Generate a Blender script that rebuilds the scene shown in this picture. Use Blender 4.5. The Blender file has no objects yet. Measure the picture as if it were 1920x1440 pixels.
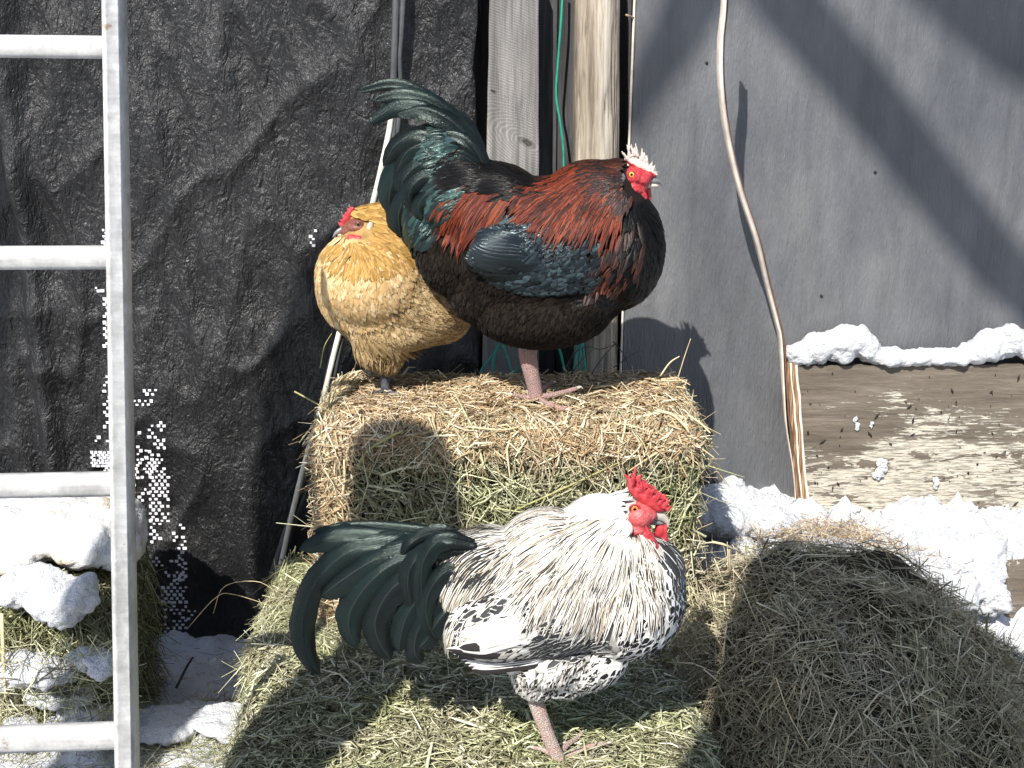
import bpy, bmesh, math, random
import numpy as np
from mathutils import Vector, Matrix, noise
from mathutils.bvhtree import BVHTree

random.seed(7); RNG = np.random.default_rng(7)
scene = bpy.context.scene
COL = scene.collection
# ------------------------------------------------------------------ camera
CAM_Z, PITCH, FPX = 1.85, math.radians(16.5), 2637.0
cd = bpy.data.cameras.new('camera'); cam = bpy.data.objects.new('camera', cd); COL.objects.link(cam)
cam.location = (0, 0, CAM_Z); cam.rotation_euler = (math.radians(90) - PITCH, 0, 0)
cd.sensor_width = 36; cd.lens = 36 * FPX / 1920; cd.clip_start = 0.05; cd.clip_end = 500
scene.camera = cam
# ------------------------------------------------------------------ sky and sun
KX, KZ = 0.38, 1.03                      # sunlight travels along (KX, 1, -KZ)
SUN_ELEV = math.atan2(KZ, math.hypot(KX, 1))
world = bpy.data.worlds.new('World'); scene.world = world; world.use_nodes = True
wn = world.node_tree; bg = wn.nodes['Background']
sky = wn.nodes.new('ShaderNodeTexSky'); sky.sky_type = 'NISHITA'; sky.sun_disc = False
sky.sun_elevation = SUN_ELEV; sky.sun_rotation = math.radians(201)
sky.air_density = 1.0; sky.dust_density = 1.0
wn.links.new(sky.outputs[0], bg.inputs[0]); bg.inputs[1].default_value = 0.115
sd = bpy.data.lights.new('sun', 'SUN'); sun = bpy.data.objects.new('sun', sd); COL.objects.link(sun)
sd.energy = 5.0; sd.angle = math.radians(0.5); sd.color = (1.0, 0.955, 0.88)
sun.rotation_euler = Vector((KX, 1, -KZ)).to_track_quat('-Z', 'Y').to_euler()
scene.view_settings.view_transform = 'Standard'; scene.view_settings.look = 'None'
scene.view_settings.gamma = 1; scene.view_settings.use_curve_mapping = False
scene.view_settings.exposure = 0.58
scene.cycles.max_bounces = 5; scene.cycles.transparent_max_bounces = 4

# ------------------------------------------------------------------ layout helpers
CP, SP = math.cos(PITCH), math.sin(PITCH)
def ray(px, py):
    a = (px - 960) / FPX; b = -(py - 720) / FPX
    return Vector((a, CP + b * SP, -SP + b * CP))
def P(px, py, Y):
    d = ray(px, py); s = Y / d.y
    return Vector((d.x * s, Y, CAM_Z + d.z * s))
def PZ(px, py, z):
    d = ray(px, py); s = (z - CAM_Z) / d.z
    return Vector((d.x * s, d.y * s, z))
def to_px(v):
    x, y, z = v[0], v[1], v[2] - CAM_Z
    D = y * CP - z * SP; u = y * SP + z * CP
    return 960 + FPX * x / D, 720 - FPX * u / D
def scale_at(Y, z=0.7):                      # metres per picture pixel
    return (Y * CP - (z - CAM_Z) * SP) / FPX

# ------------------------------------------------------------------ object helpers
def tag(o, label=None, cat=None, group=None, kind=None):
    if label: o['label'] = label
    if cat: o['category'] = cat
    if group: o['group'] = group
    if kind: o['kind'] = kind
    return o
def thing(name, loc, label, cat, group=None):
    o = bpy.data.objects.new(name, None); COL.objects.link(o); o.location = loc
    o.empty_display_size = 0.05
    tag(o, label, cat, group)
    return o
def link_mesh(name, me, mats, parent=None, smooth=False):
    o = bpy.data.objects.new(name, me); COL.objects.link(o)
    if mats is not None:
        for m in (mats if isinstance(mats, (list, tuple)) else [mats]): me.materials.append(m)
    if smooth: me.shade_smooth()
    if parent is not None:
        o.parent = parent
        o.matrix_parent_inverse = Matrix.Translation(-parent.location)
    return o
def mesh_np(name, verts, faces, mats, parent=None, smooth=False, rnd=None, uv=None):
    """verts Nx3, faces list/array of quads or tris (uniform), rnd Nx3 per vertex, uv Nx2 per vertex"""
    verts = np.asarray(verts, dtype=np.float32); faces = np.asarray(faces, dtype=np.int32)
    me = bpy.data.meshes.new(name); k = faces.shape[1]; nf = len(faces)
    me.vertices.add(len(verts)); me.vertices.foreach_set('co', verts.ravel())
    me.loops.add(nf * k); me.loops.foreach_set('vertex_index', faces.ravel())
    me.polygons.add(nf); me.polygons.foreach_set('loop_start', np.arange(0, nf * k, k, dtype=np.int32))
    me.update(calc_edges=True)
    if rnd is not None:
        ca = me.color_attributes.new('rnd', 'FLOAT_COLOR', 'POINT')
        c = np.ones((len(verts), 4), dtype=np.float32); c[:, :3] = rnd
        ca.data.foreach_set('color', c.ravel())
    if uv is not None:
        ul = me.uv_layers.new(name='UVMap')
        ul.data.foreach_set('uv', np.asarray(uv, dtype=np.float32)[faces.ravel()].ravel())
    return link_mesh(name, me, mats, parent, smooth)
def from_bm(name, bm, mats, parent=None, smooth=False):
    me = bpy.data.meshes.new(name); bm.to_mesh(me); bm.free()
    return link_mesh(name, me, mats, parent, smooth)
def catmull(pts, n):
    pts = [Vector(p) for p in pts]
    if len(pts) == 2: return [pts[0].lerp(pts[1], i / (n - 1)) for i in range(n)]
    ext = [pts[0] * 2 - pts[1]] + pts + [pts[-1] * 2 - pts[-2]]
    out = []; m = len(pts) - 1
    for i in range(n):
        t = i / (n - 1) * m; k = min(int(t), m - 1); f = t - k
        p0, p1, p2, p3 = ext[k:k + 4]
        out.append(0.5 * ((2 * p1) + (p2 - p0) * f + (2 * p0 - 5 * p1 + 4 * p2 - p3) * f * f + (3 * p1 - p0 - 3 * p2 + p3) * f ** 3))
    return out
def lerp_list(vals, n):
    m = len(vals) - 1
    return [vals[min(int(i / (n - 1) * m), m - 1)] * (1 - (i / (n - 1) * m - min(int(i / (n - 1) * m), m - 1))) +
            vals[min(int(i / (n - 1) * m), m - 1) + 1] * (i / (n - 1) * m - min(int(i / (n - 1) * m), m - 1)) for i in range(n)]
def tube(name, pts, rad, mat, parent=None, n=24, sides=10, flat=1.0, hint=(0, -1, 0), bump=0.0):
    """tube through pts; rad a number or list; flat squeezes it along the hint direction"""
    c = catmull(pts, n); r = lerp_list(rad if isinstance(rad, (list, tuple)) else [rad, rad], n)
    V = []; F = []; hint = Vector(hint)
    for i in range(n):
        t = (c[min(i + 1, n - 1)] - c[max(i - 1, 0)]).normalized()
        a = t.cross(hint)
        if a.length < 1e-3: a = t.cross(Vector((1, 0, 0)))
        a.normalize(); b = a.cross(t).normalized()
        ri = r[i] * (1 + bump * (1 if i % 2 else -1))
        for k in range(sides):
            w = 2 * math.pi * k / sides
            V.append(c[i] + a * (math.cos(w) * ri) + b * (math.sin(w) * ri * flat))
    for i in range(n - 1):
        for k in range(sides):
            F.append((i * sides + k, i * sides + (k + 1) % sides, (i + 1) * sides + (k + 1) % sides, (i + 1) * sides + k))
    me = bpy.data.meshes.new(name)
    F.append(tuple(range(sides))[::-1]); F.append(tuple((n - 1) * sides + k for k in range(sides)))
    me.from_pydata([tuple(v) for v in V], [], F)
    return link_mesh(name, me, mat, parent, True)
def box_bm(x0, x1, y0, y1, z0, z1, bevel=0.0, bm=None, segs=2):
    b = bmesh.new(); bmesh.ops.create_cube(b, size=1)
    for v in b.verts:
        v.co = Vector(((x0 + x1) / 2 + v.co.x * (x1 - x0), (y0 + y1) / 2 + v.co.y * (y1 - y0), (z0 + z1) / 2 + v.co.z * (z1 - z0)))
    if bevel: bmesh.ops.bevel(b, geom=b.edges[:], offset=bevel, segments=segs, affect='EDGES', profile=0.6)
    return b
def blob(name, ells, voxel, mat, parent=None, smooth=6, disp=None, extra=None):
    """voxel-merged ellipsoids: (centre, (rx,ry,rz), rotation about y in degrees). One continuous mesh"""
    bm = bmesh.new()
    for (c, r, rot) in ells:
        M = Matrix.Translation(c) @ Matrix.Rotation(math.radians(rot), 4, 'Y') @ Matrix.Diagonal((*r, 1))
        bmesh.ops.create_icosphere(bm, subdivisions=4, radius=1, matrix=M)
    if extra: extra(bm)
    me = bpy.data.meshes.new(name + '_tmp'); bm.to_mesh(me); bm.free()
    o = bpy.data.objects.new(name + '_tmp', me); COL.objects.link(o)
    m = o.modifiers.new('r', 'REMESH'); m.mode = 'VOXEL'; m.voxel_size = voxel
    if smooth:
        s = o.modifiers.new('s', 'SMOOTH'); s.iterations = smooth; s.factor = 0.5
    dg = bpy.context.evaluated_depsgraph_get(); dg.update()
    me2 = bpy.data.meshes.new_from_object(o.evaluated_get(dg))
    bpy.data.objects.remove(o); bpy.data.meshes.remove(me)
    me2.name = name; me2.materials.clear()
    if disp:
        n = len(me2.vertices); co = np.empty(n * 3, np.float32); me2.vertices.foreach_get('co', co); co = co.reshape(-1, 3)
        nr = np.empty(n * 3, np.float32); me2.vertices.foreach_get('normal', nr); nr = nr.reshape(-1, 3)
        d = np.array([disp(Vector(c)) for c in co], np.float32)
        co = co + nr * d[:, None]; me2.vertices.foreach_set('co', co.ravel()); me2.update()
    return link_mesh(name, me2, mat, parent, True)
def fbm(v, s, oct=4, g=0.5):
    a = 1; t = 0; f = s
    for _ in range(oct):
        t += a * noise.noise(v * f); a *= g; f *= 2.03
    return t

# ------------------------------------------------------------------ material helpers
class MT:
    def __init__(s, name, rough=0.8, spec=0.3):
        s.m = bpy.data.materials.new(name); s.m.use_nodes = True; s.t = s.m.node_tree; s.N = s.t.nodes
        s.b = s.N['Principled BSDF']; s.b.inputs['Roughness'].default_value = rough
        s.b.inputs['Specular IOR Level'].default_value = spec
        s.tc = None
    def link(s, a, b): s.t.links.new(a, b); return s
    def node(s, ty, **kw):
        n = s.N.new(ty)
        for k, v in kw.items(): setattr(n, k, v)
        return n
    def coord(s, kind='Object', scale=(1, 1, 1), rot=(0, 0, 0)):
        if s.tc is None: s.tc = s.node('ShaderNodeTexCoord')
        mp = s.node('ShaderNodeMapping'); mp.inputs['Scale'].default_value = scale; mp.inputs['Rotation'].default_value = rot
        s.link(s.tc.outputs[kind], mp.inputs[0]); return mp.outputs[0]
    def noise(s, vec, scale, detail=4, rough=0.55, dist=0.0):
        n = s.node('ShaderNodeTexNoise'); n.inputs['Scale'].default_value = scale; n.inputs['Detail'].default_value = detail
        n.inputs['Roughness'].default_value = rough; n.inputs['Distortion'].default_value = dist
        s.link(vec, n.inputs['Vector']); return n.outputs['Fac']
    def ramp(s, fac, stops, interp='LINEAR'):
        r = s.node('ShaderNodeValToRGB'); r.color_ramp.interpolation = interp; e = r.color_ramp.elements
        while len(e) < len(stops): e.new(0.5)
        for i, (p, c) in enumerate(stops):
            e[i].position = p; e[i].color = (*c, 1) if hasattr(c, '__len__') else (c, c, c, 1)
        s.link(fac, r.inputs[0]); return r.outputs[0]
    def math(s, op, a, b=None, c=None, clamp=False):
        n = s.node('ShaderNodeMath', operation=op); n.use_clamp = clamp
        for i, v in enumerate((a, b, c)):
            if v is None: continue
            if isinstance(v, (int, float)): n.inputs[i].default_value = v
            else: s.link(v, n.inputs[i])
        return n.outputs[0]
    def mix(s, fac, a, b, mode='MIX'):
        n = s.node('ShaderNodeMix', data_type='RGBA', blend_type=mode)
        for sock, v in ((n.inputs[0], fac), (n.inputs[6], a), (n.inputs[7], b)):
            if isinstance(v, (int, float)): sock.default_value = v
            elif isinstance(v, (tuple, list)): sock.default_value = (*v, 1)
            else: s.link(v, sock)
        return n.outputs[2]
    def bump(s, h, strength, dist=0.01, prev=None):
        n = s.node('ShaderNodeBump'); n.inputs['Strength'].default_value = strength; n.inputs['Distance'].default_value = dist
        s.link(h, n.inputs['Height'])
        if prev is not None: s.link(prev, n.inputs['Normal'])
        s.link(n.outputs[0], s.b.inputs['Normal']); return n.outputs[0]
    def color(s, c):
        if isinstance(c, (tuple, list)): s.b.inputs['Base Color'].default_value = (*c, 1)
        else: s.link(c, s.b.inputs['Base Color'])
        return s
    def attr(s, name='rnd'):
        a = s.node('ShaderNodeAttribute', attribute_name=name)
        sp = s.node('ShaderNodeSeparateColor'); s.link(a.outputs['Color'], sp.inputs[0]); return a.outputs['Color'], sp.outputs
    def uv(s):
        u = s.node('ShaderNodeUVMap'); sp = s.node('ShaderNodeSeparateXYZ'); s.link(u.outputs[0], sp.inputs[0])
        return sp.outputs[0], sp.outputs[1]

def mat_simple(name, c, rough=0.7, spec=0.3, nscale=None, var=0.25, bump=0.0, stretch=(1, 1, 1)):
    m = MT(name, rough, spec)
    if nscale:
        f = m.noise(m.coord('Object', stretch), nscale)
        m.color(m.ramp(f, [(0.3, tuple(x * (1 - var) for x in c)), (0.7, tuple(min(1, x * (1 + var)) for x in c))]))
        if bump: m.bump(f, bump, 0.004)
    else: m.color(c)
    return m.m
# ================================================================== MATERIALS OF THE SETTING
def mat_snow():
    m = MT('snow', 0.65, 0.25); v = m.coord('Object')
    f = m.noise(v, 6, 5); d = m.noise(v, 90, 5, 0.7); e = m.noise(v, 420, 2)
    m.color(m.ramp(f, [(0.3, (0.70, 0.725, 0.77)), (0.7, (0.82, 0.83, 0.85))]))
    k = m.noise(v, 32, 5, 0.65)
    h = m.math('ADD', m.math('ADD', m.math('MULTIPLY', k, 1.6), m.math('MULTIPLY', d, 1.0)), m.math('MULTIPLY', e, 0.4))
    m.bump(h, 0.9, 0.015)
    m.b.inputs['Subsurface Weight'].default_value = 0.25; m.b.inputs['Subsurface Radius'].default_value = (0.012, 0.014, 0.018)
    return m.m
def mat_snow_dirty():
    m = MT('snow_stained', 0.7, 0.2); v = m.coord('Object')
    f = m.noise(v, 7, 5); d = m.noise(v, 80, 5, 0.7)
    m.color(m.ramp(f, [(0.32, (0.60, 0.50, 0.34)), (0.42, (0.74, 0.72, 0.69)), (0.6, (0.78, 0.79, 0.81))]))
    m.bump(d, 0.8, 0.012); return m.m
def mat_tarp():
    m = MT('black_woven_tarp', 0.36, 0.6); v = m.coord('Object', (1, 1, 1))
    a = m.noise(m.coord('Object', (150, 150, 75), (0, 0.25, 0)), 1.0, 3, 0.6, 0.8)
    b = m.noise(m.coord('Object', (34, 34, 15), (0, -0.35, 0)), 1.0, 4, 0.6, 1.5)
    c = m.noise(v, 9, 4)
    g = m.noise(v, 2.2, 4)
    m.color(m.ramp(g, [(0.3, (0.007, 0.007, 0.008)), (0.7, (0.014, 0.014, 0.015))]))
    m.link(m.ramp(c, [(0.3, 0.34), (0.7, 0.50)]), m.b.inputs['Roughness'])
    h = m.math('ADD', m.math('MULTIPLY', a, 0.40), m.math('MULTIPLY', b, 1.1))
    n1 = m.bump(c, 0.3, 0.03); m.bump(h, 1.0, 0.011, n1)
    return m.m
def mat_plywood():
    m = MT('grey_painted_plywood', 0.48, 0.45); v = m.coord('Object')
    g = m.noise(m.coord('Object', (3.0, 3.0, 1.6)), 1.4, 5, 0.6)
    s = m.noise(m.coord('Object', (140, 140, 22)), 1.0, 4, 0.7)
    s2 = m.noise(m.coord('Object', (320, 320, 60)), 1.0, 3, 0.7)
    w = m.noise(m.coord('Object', (14, 14, 2.2)), 1.0, 6, 0.65, 0.6)
    base = m.ramp(g, [(0.30, (0.088, 0.093, 0.106)), (0.50, (0.125, 0.130, 0.140)), (0.72, (0.170, 0.172, 0.178))])
    dirt = m.ramp(w, [(0.32, 0.78), (0.5, 0.96), (0.68, 1.08)])
    c1 = m.mix(1.0, base, dirt, 'MULTIPLY')
    fl = m.ramp(s2, [(0.66, 0.0), (0.72, 1.0)])
    c2 = m.mix(m.math('MULTIPLY', fl, 0.35), c1, (0.36, 0.37, 0.38))
    sc = m.noise(m.coord('Object', (60, 60, 5)), 1.0, 2, 0.5)
    zone = m.ramp(m.noise(v, 2.0, 3), [(0.45, 0.0), (0.6, 1.0)])
    dk = m.math('MULTIPLY', m.ramp(sc, [(0.64, 0.0), (0.68, 1.0)]), zone)
    c3 = m.mix(m.math('MULTIPLY', dk, 0.25), c2, (0.07, 0.075, 0.085))
    m.color(c3)
    m.link(m.ramp(g, [(0.3, 0.32), (0.7, 0.50)]), m.b.inputs['Roughness'])
    h = m.math('ADD', m.math('MULTIPLY', s, 1.0), m.math('MULTIPLY', s2, 0.5))
    m.bump(h, 1.0, 0.005); return m.m
def mat_oldwood(name, dark, mid, light, dens=1.0, rot=0.0, bump=0.7, knots=()):
    m = MT(name, 0.8, 0.2)
    v = m.coord('Object', (42 * dens, 42 * dens, 2.2)) ; f = m.noise(v, 1.0, 6, 0.65, 0.5)
    w = m.noise(m.coord('Object', (160 * dens, 160 * dens, 5)), 1.0, 4, 0.7)
    b = m.noise(m.coord('Object'), 5, 4)
    c = m.ramp(f, [(0.30, dark), (0.48, mid), (0.72, light)])
    c = m.mix(1.0, c, m.ramp(w, [(0.35, 0.72), (0.6, 1.08)]), 'MULTIPLY')
    c = m.mix(1.0, c, m.ramp(b, [(0.3, 0.82), (0.7, 1.12)]), 'MULTIPLY')
    h = m.math('ADD', f, m.math('MULTIPLY', w, 0.6))
    for (kx, kz, kr) in knots:
        sp = m.node('ShaderNodeSeparateXYZ'); m.link(m.coord('Object'), sp.inputs[0])
        dx = m.math('SUBTRACT', sp.outputs[0], kx); dz = m.math('ADD', m.math('SUBTRACT', sp.outputs[2], kz), m.math('MULTIPLY', dx, 0.45))
        r = m.math('SQRT', m.math('ADD', m.math('POWER', m.math('MULTIPLY', dx, 1 / kr), 2.0), m.math('POWER', m.math('MULTIPLY', dz, 1.9 / kr), 2.0)))
        r = m.math('ADD', r, m.math('MULTIPLY', m.math('SUBTRACT', m.noise(m.coord('Object'), 60, 3), 0.5), 0.8))
        rings = m.ramp(m.math('SINE', m.math('MULTIPLY', r, 11.0)), [(0.2, 0.75), (0.8, 1.05)])
        near = m.ramp(r, [(0.45, 0.30), (0.75, 0.62), (1.2, 0.85), (1.9, 1.0)])
        c = m.mix(1.0, c, near, 'MULTIPLY'); c = m.mix(m.ramp(r, [(1.0, 1.0), (2.2, 0.0)]), c, m.mix(1.0, c, rings, 'MULTIPLY'))
        h = m.math('ADD', h, m.math('MULTIPLY', m.ramp(r, [(0.5, 0.0), (1.0, 1.0)]), 0.6))
    m.color(c); m.bump(h, bump, 0.006)
    return m.m
def mat_peeling():
    m = MT('peeling_cream_paint', 0.75, 0.25)
    g = m.noise(m.coord('Object', (4, 4, 60)), 1.0, 6, 0.65, 0.3)
    wood = m.ramp(g, [(0.3, (0.095, 0.078, 0.060)), (0.55, (0.165, 0.138, 0.110)), (0.75, (0.23, 0.20, 0.165))])
    streak = m.noise(m.coord('Object', (16, 16, 150)), 1.0, 5, 0.7, 0.4)
    big = m.noise(m.coord('Object', (2.6, 2.6, 5.0)), 1.0, 3, 0.55)
    z = m.node('ShaderNodeSeparateXYZ'); m.link(m.coord('Object'), z.inputs[0])
    # the paint hangs on in the lower left field and at the right edge; bare wood shows on top
    low = m.math('MULTIPLY', m.math('SUBTRACT', 0.70, z.outputs[2]), 1.15)
    bm_ = m.math('ADD', m.math('MULTIPLY', big, 0.9), m.math('MULTIPLY', streak, 0.50))
    low = m.math('MINIMUM', low, 0.17)
    m1 = m.ramp(m.math('ADD', bm_, low), [(0.83, 0.0), (0.84, 1.0)])
    m2 = m.ramp(m.noise(m.coord('Object', (8, 8, 36)), 1.0, 5, 0.7, 0.5), [(0.43, 0.0), (0.445, 1.0)])
    mask = m.math('MULTIPLY', m1, m2)
    crack = m.ramp(m.noise(m.coord('Object', (26, 26, 330)), 1.0, 4, 0.75), [(0.40, 0.35), (0.50, 1.0)])
    paint = m.mix(1.0, m.ramp(streak, [(0.3, (0.38, 0.34, 0.27)), (0.6, (0.56, 0.52, 0.44))]), crack, 'MULTIPLY')
    m.color(m.mix(mask, wood, paint))
    h = m.math('ADD', m.math('MULTIPLY', mask, 1.2), m.math('MULTIPLY', m.math('ADD', g, crack), 0.5)); m.bump(h, 0.6, 0.003)
    return m.m
def mat_ply_edge():
    m = MT('plywood_edge', 0.85, 0.15)
    g = m.noise(m.coord('Object', (260, 260, 6)), 1.0, 5, 0.7)
    m.color(m.ramp(g, [(0.35, (0.07, 0.04, 0.025)), (0.5, (0.30, 0.18, 0.10)), (0.68, (0.52, 0.40, 0.27))]))
    m.bump(g, 0.8, 0.006); return m.m
def mat_alu():
    m = MT('worn_aluminium', 0.38, 0.5); v = m.coord('Object')
    m.b.inputs['Metallic'].default_value = 0.12
    f = m.noise(m.coord('Object', (1, 1, 1)), 30, 5, 0.7); s = m.noise(m.coord('Object', (8, 120, 120)), 1, 4)
    rust = m.ramp(m.noise(v, 15, 5, 0.7), [(0.63, 0.0), (0.70, 1.0)])
    base = m.ramp(f, [(0.3, (0.46, 0.46, 0.455)), (0.55, (0.60, 0.60, 0.595)), (0.7, (0.72, 0.72, 0.715))])
    base = m.mix(1.0, base, m.ramp(s, [(0.3, 0.80), (0.6, 1.0)]), 'MULTIPLY')
    base = m.mix(1.0, base, m.ramp(m.noise(v, 9, 6, 0.75), [(0.38, 0.72), (0.55, 1.0)]), 'MULTIPLY')
    m.color(m.mix(m.math('MULTIPLY', rust, 0.75), base, (0.20, 0.11, 0.05)))
    m.link(m.ramp(f, [(0.3, 0.32), (0.7, 0.5)]), m.b.inputs['Roughness'])
    m.bump(f, 0.2, 0.001); return m.m
def mat_hay(name, tint, tint2, rough=0.7, spec=0.25):
    """colour per straw from its random attribute"""
    m = MT(name, rough, spec); _, a = m.attr()
    c = m.ramp(a[0], [(0.0, tint[0]), (0.35, tint[1]), (0.7, tint[2]), (1.0, tint[3])])
    c = m.mix(1.0, c, m.ramp(a[1], [(0, 0.55), (1, 1.25)]), 'MULTIPLY')
    zone = m.ramp(m.noise(m.coord('Object'), 5, 3), [(0.42, 0.0), (0.6, 1.0)])
    c = m.mix(m.math('MULTIPLY', zone, 0.55), c, m.mix(1.0, c, tint2, 'MULTIPLY'))
    m.color(c); return m.m
M = {}
M['snow'] = mat_snow(); M['snow_dirty'] = mat_snow_dirty(); M['tarp'] = mat_tarp(); M['ply'] = mat_plywood()
M['board'] = mat_oldwood('grey_weathered_board', (0.15, 0.145, 0.14), (0.27, 0.26, 0.25), (0.40, 0.38, 0.36), 0.8, bump=0.5, knots=((P(988, 268, 3.66).x, P(988, 268, 3.66).z, .022), (P(925, 172, 3.66).x, P(925, 172, 3.66).z, .009)))
M['plank'] = mat_oldwood('dark_weathered_plank', (0.035, 0.035, 0.036), (0.065, 0.065, 0.066), (0.11, 0.11, 0.11), 0.9)
M['post'] = mat_oldwood('bleached_post', (0.10, 0.075, 0.05), (0.33, 0.28, 0.22), (0.52, 0.47, 0.40), 0.8, bump=0.9)
M['bark'] = mat_oldwood('grey_bark', (0.05, 0.045, 0.04), (0.09, 0.08, 0.07), (0.14, 0.13, 0.12), 0.5)
M['peel'] = mat_peeling(); M['edge'] = mat_ply_edge(); M['alu'] = mat_alu()
M['cable_black'] = mat_simple('black_rubber', (0.07, 0.073, 0.078), 0.42, 0.5, 40, 0.2)
M['cable_white'] = mat_simple('aged_white_plastic', (0.66, 0.64, 0.55), 0.5, 0.4, 30, 0.18)
M['strap'] = mat_simple('pale_strap', (0.70, 0.62, 0.53), 0.6, 0.35, 25, 0.2)
M['strap_edge'] = mat_simple('strap_brown_edge', (0.17, 0.09, 0.06), 0.7, 0.2, 25, 0.2)
M['green'] = mat_simple('green_twine', (0.02, 0.24, 0.17), 0.5, 0.4, 60, 0.2)
M['white_patch'] = mat_simple('white_weave', (0.75, 0.75, 0.80), 0.5, 0.4)
M['nail'] = mat_simple('rusty_nail', (0.32, 0.22, 0.15), 0.5, 0.4, 80, 0.3)
M['hole'] = mat_simple('dark_screw_head', (0.02, 0.015, 0.012), 0.6, 0.3)
HG = [(0.08, 0.065, 0.035), (0.31, 0.30, 0.18), (0.55, 0.52, 0.35), (0.82, 0.78, 0.61)]
HT = [(0.15, 0.08, 0.04), (0.46, 0.32, 0.18), (0.68, 0.54, 0.35), (0.86, 0.77, 0.59)]
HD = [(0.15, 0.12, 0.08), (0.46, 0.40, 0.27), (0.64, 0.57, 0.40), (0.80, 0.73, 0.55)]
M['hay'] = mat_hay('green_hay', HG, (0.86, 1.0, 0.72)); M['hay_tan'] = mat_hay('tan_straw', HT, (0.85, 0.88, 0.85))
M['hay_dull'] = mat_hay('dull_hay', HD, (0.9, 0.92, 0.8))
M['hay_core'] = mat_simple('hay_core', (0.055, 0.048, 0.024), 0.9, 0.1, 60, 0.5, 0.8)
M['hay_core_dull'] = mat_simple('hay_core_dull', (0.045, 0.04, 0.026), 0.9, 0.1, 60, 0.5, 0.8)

# ================================================================== GROUND AND SNOW
def smooth01(t): t = max(0.0, min(1.0, t)); return t * t * (3 - 2 * t)
def ground_z(x, y):
    z = 0.02 * fbm(Vector((x, y, 0)), 1.3, 3)
    near = math.exp(-((x * 0.45) ** 4 + ((y - 3.0) * 0.5) ** 4))
    z += near * (0.016 * fbm(Vector((x, y, 3)), 6, 4))
    # drift against the wall on the right, and a low bank on the left of the bales
    h = 0.43 * smooth01((x - 0.30) / 0.22) * smooth01((y - 2.80) / 0.82)
    h += 0.06 * smooth01((x - 0.3) / 0.2) * smooth01((y - 2.7) / 0.5) * fbm(Vector((x, y, 9)), 9, 5, 0.65)
    l = 0.12 * smooth01((3.35 - y) / 0.4) * smooth01((0.2 - x) / 0.5) * near
    c = 0.05 * smooth01((-0.25 - x) / 0.3) * near * max(0, fbm(Vector((x, y, 5)), 10, 3)) 
    return z + h + l + c
def coords(lo, hi, step, far):
    a = list(np.arange(lo, hi + 1e-6, step)); s = step; v = hi
    while v < far: s *= 1.45; v += s; a.append(v)
    s = step; v = lo
    while v > -far: s *= 1.45; v -= s; a.insert(0, v)
    return a
xs = coords(-1.7, 1.9, 0.013, 120); ys = coords(2.2, 3.9, 0.013, 120)
gv = [(x, y, ground_z(x, y)) for y in ys for x in xs]; nx = len(xs)
gi = np.arange(len(ys) * nx).reshape(len(ys), nx)
gf = np.stack([gi[:-1, :-1], gi[:-1, 1:], gi[1:, 1:], gi[1:, :-1]], -1).reshape(-1, 4)
g = mesh_np('ground', gv, gf, M['snow'], smooth=True); tag(g, kind='structure')

def lump(c, s=1.0): return lambda v: 0.011 * s * fbm(v, 19, 5, 0.6) + 0.0035 * s * fbm(v + Vector((5, 5, 5)), 80, 3)
# snow on the old board: follows its top edge, high at the left, low in the middle, high at the right
def chain(pts, voxel, name, mat, s=1.0, parent=None):
    return blob(name, [(Vector(p), r, rot) for p, r, rot in pts], voxel, mat, parent, 3, lump(None, s))
BY = 3.632
def E(px, py, Y, rx, rz, ry, rot=0):
    k = scale_at(Y, P(px, py, Y).z); return (P(px, py, Y), (rx * k, ry, rz * k / CP), rot)
sc_ = [E(1505, 662, BY, 34, 22, .035), E(1540, 652, BY, 45, 28, .04), E(1580, 645, BY, 45, 32, .045), E(1610, 640, BY, 28, 30, .045),
       E(1625, 655, BY, 25, 26, .04), E(1665, 668, BY, 42, 16, .035), E(1720, 670, BY, 50, 15, .035), E(1780, 671, BY, 50, 15, .035),
       E(1830, 660, BY, 32, 22, .035), E(1862, 648, BY, 40, 30, .04), E(1895, 640, BY, 25, 33, .04), E(1935, 650, BY, 35, 28, .04), E(2000, 655, BY, 60, 26, .04)]
o = blob('snow_cap', sc_, 0.007, M['snow'], None, 3, lump(None, 1.0)); tag(o, 'ridge of white snow lying along the top edge of the peeling board', 'snow', kind='stuff')
sb = [E(1340, 935, 3.60, 30, 30, .06), E(1378, 925, 3.60, 26, 26, .06), E(1400, 945, 3.60, 35, 25, .06), E(1450, 950, 3.62, 50, 24, .05), E(1355, 975, 3.5, 60, 30, .08), E(1440, 985, 3.5, 60, 30, .06)]
o = blob('snow_drift', sb, 0.008, M['snow'], None, 3, lump(None, 1.4)); tag(o, 'small snow drift against the grey plywood, between hay bale and old board', 'snow', kind='stuff')
sb = [E(1640, 985, 3.52, 45, 18, .05), E(1700, 975, 3.50, 45, 28, .06), E(1735, 970, 3.52, 45, 30, .06), E(1790, 985, 3.50, 60, 26, .07), E(1822, 968, 3.55, 13, 20, .02),
      E(1860, 1000, 3.50, 50, 24, .06), E(1900, 1005, 3.5, 30, 20, .06), E(1700, 1030, 3.42, 70, 40, .09), E(1790, 1050, 3.38, 80, 45, .1), E(1850, 1050, 3.38, 40, 50, .08), E(1780, 1100, 3.28, 60, 40, .1), E(1850, 1110, 3.28, 32, 40, .07), E(1660, 1020, 3.45, 50, 30, .08), E(1890, 1040, 3.42, 30, 25, .06), E(1720, 1080, 3.32, 50, 30, .1)]
o = blob('snow_heap', sb, 0.008, M['snow'], None, 2, lambda v: 0.022 * fbm(v, 19, 5, 0.62) + 0.005 * noise.noise(v * 75)); tag(o, 'bright heap of lumpy snow in front of the peeling board', 'snow', kind='stuff')

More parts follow.
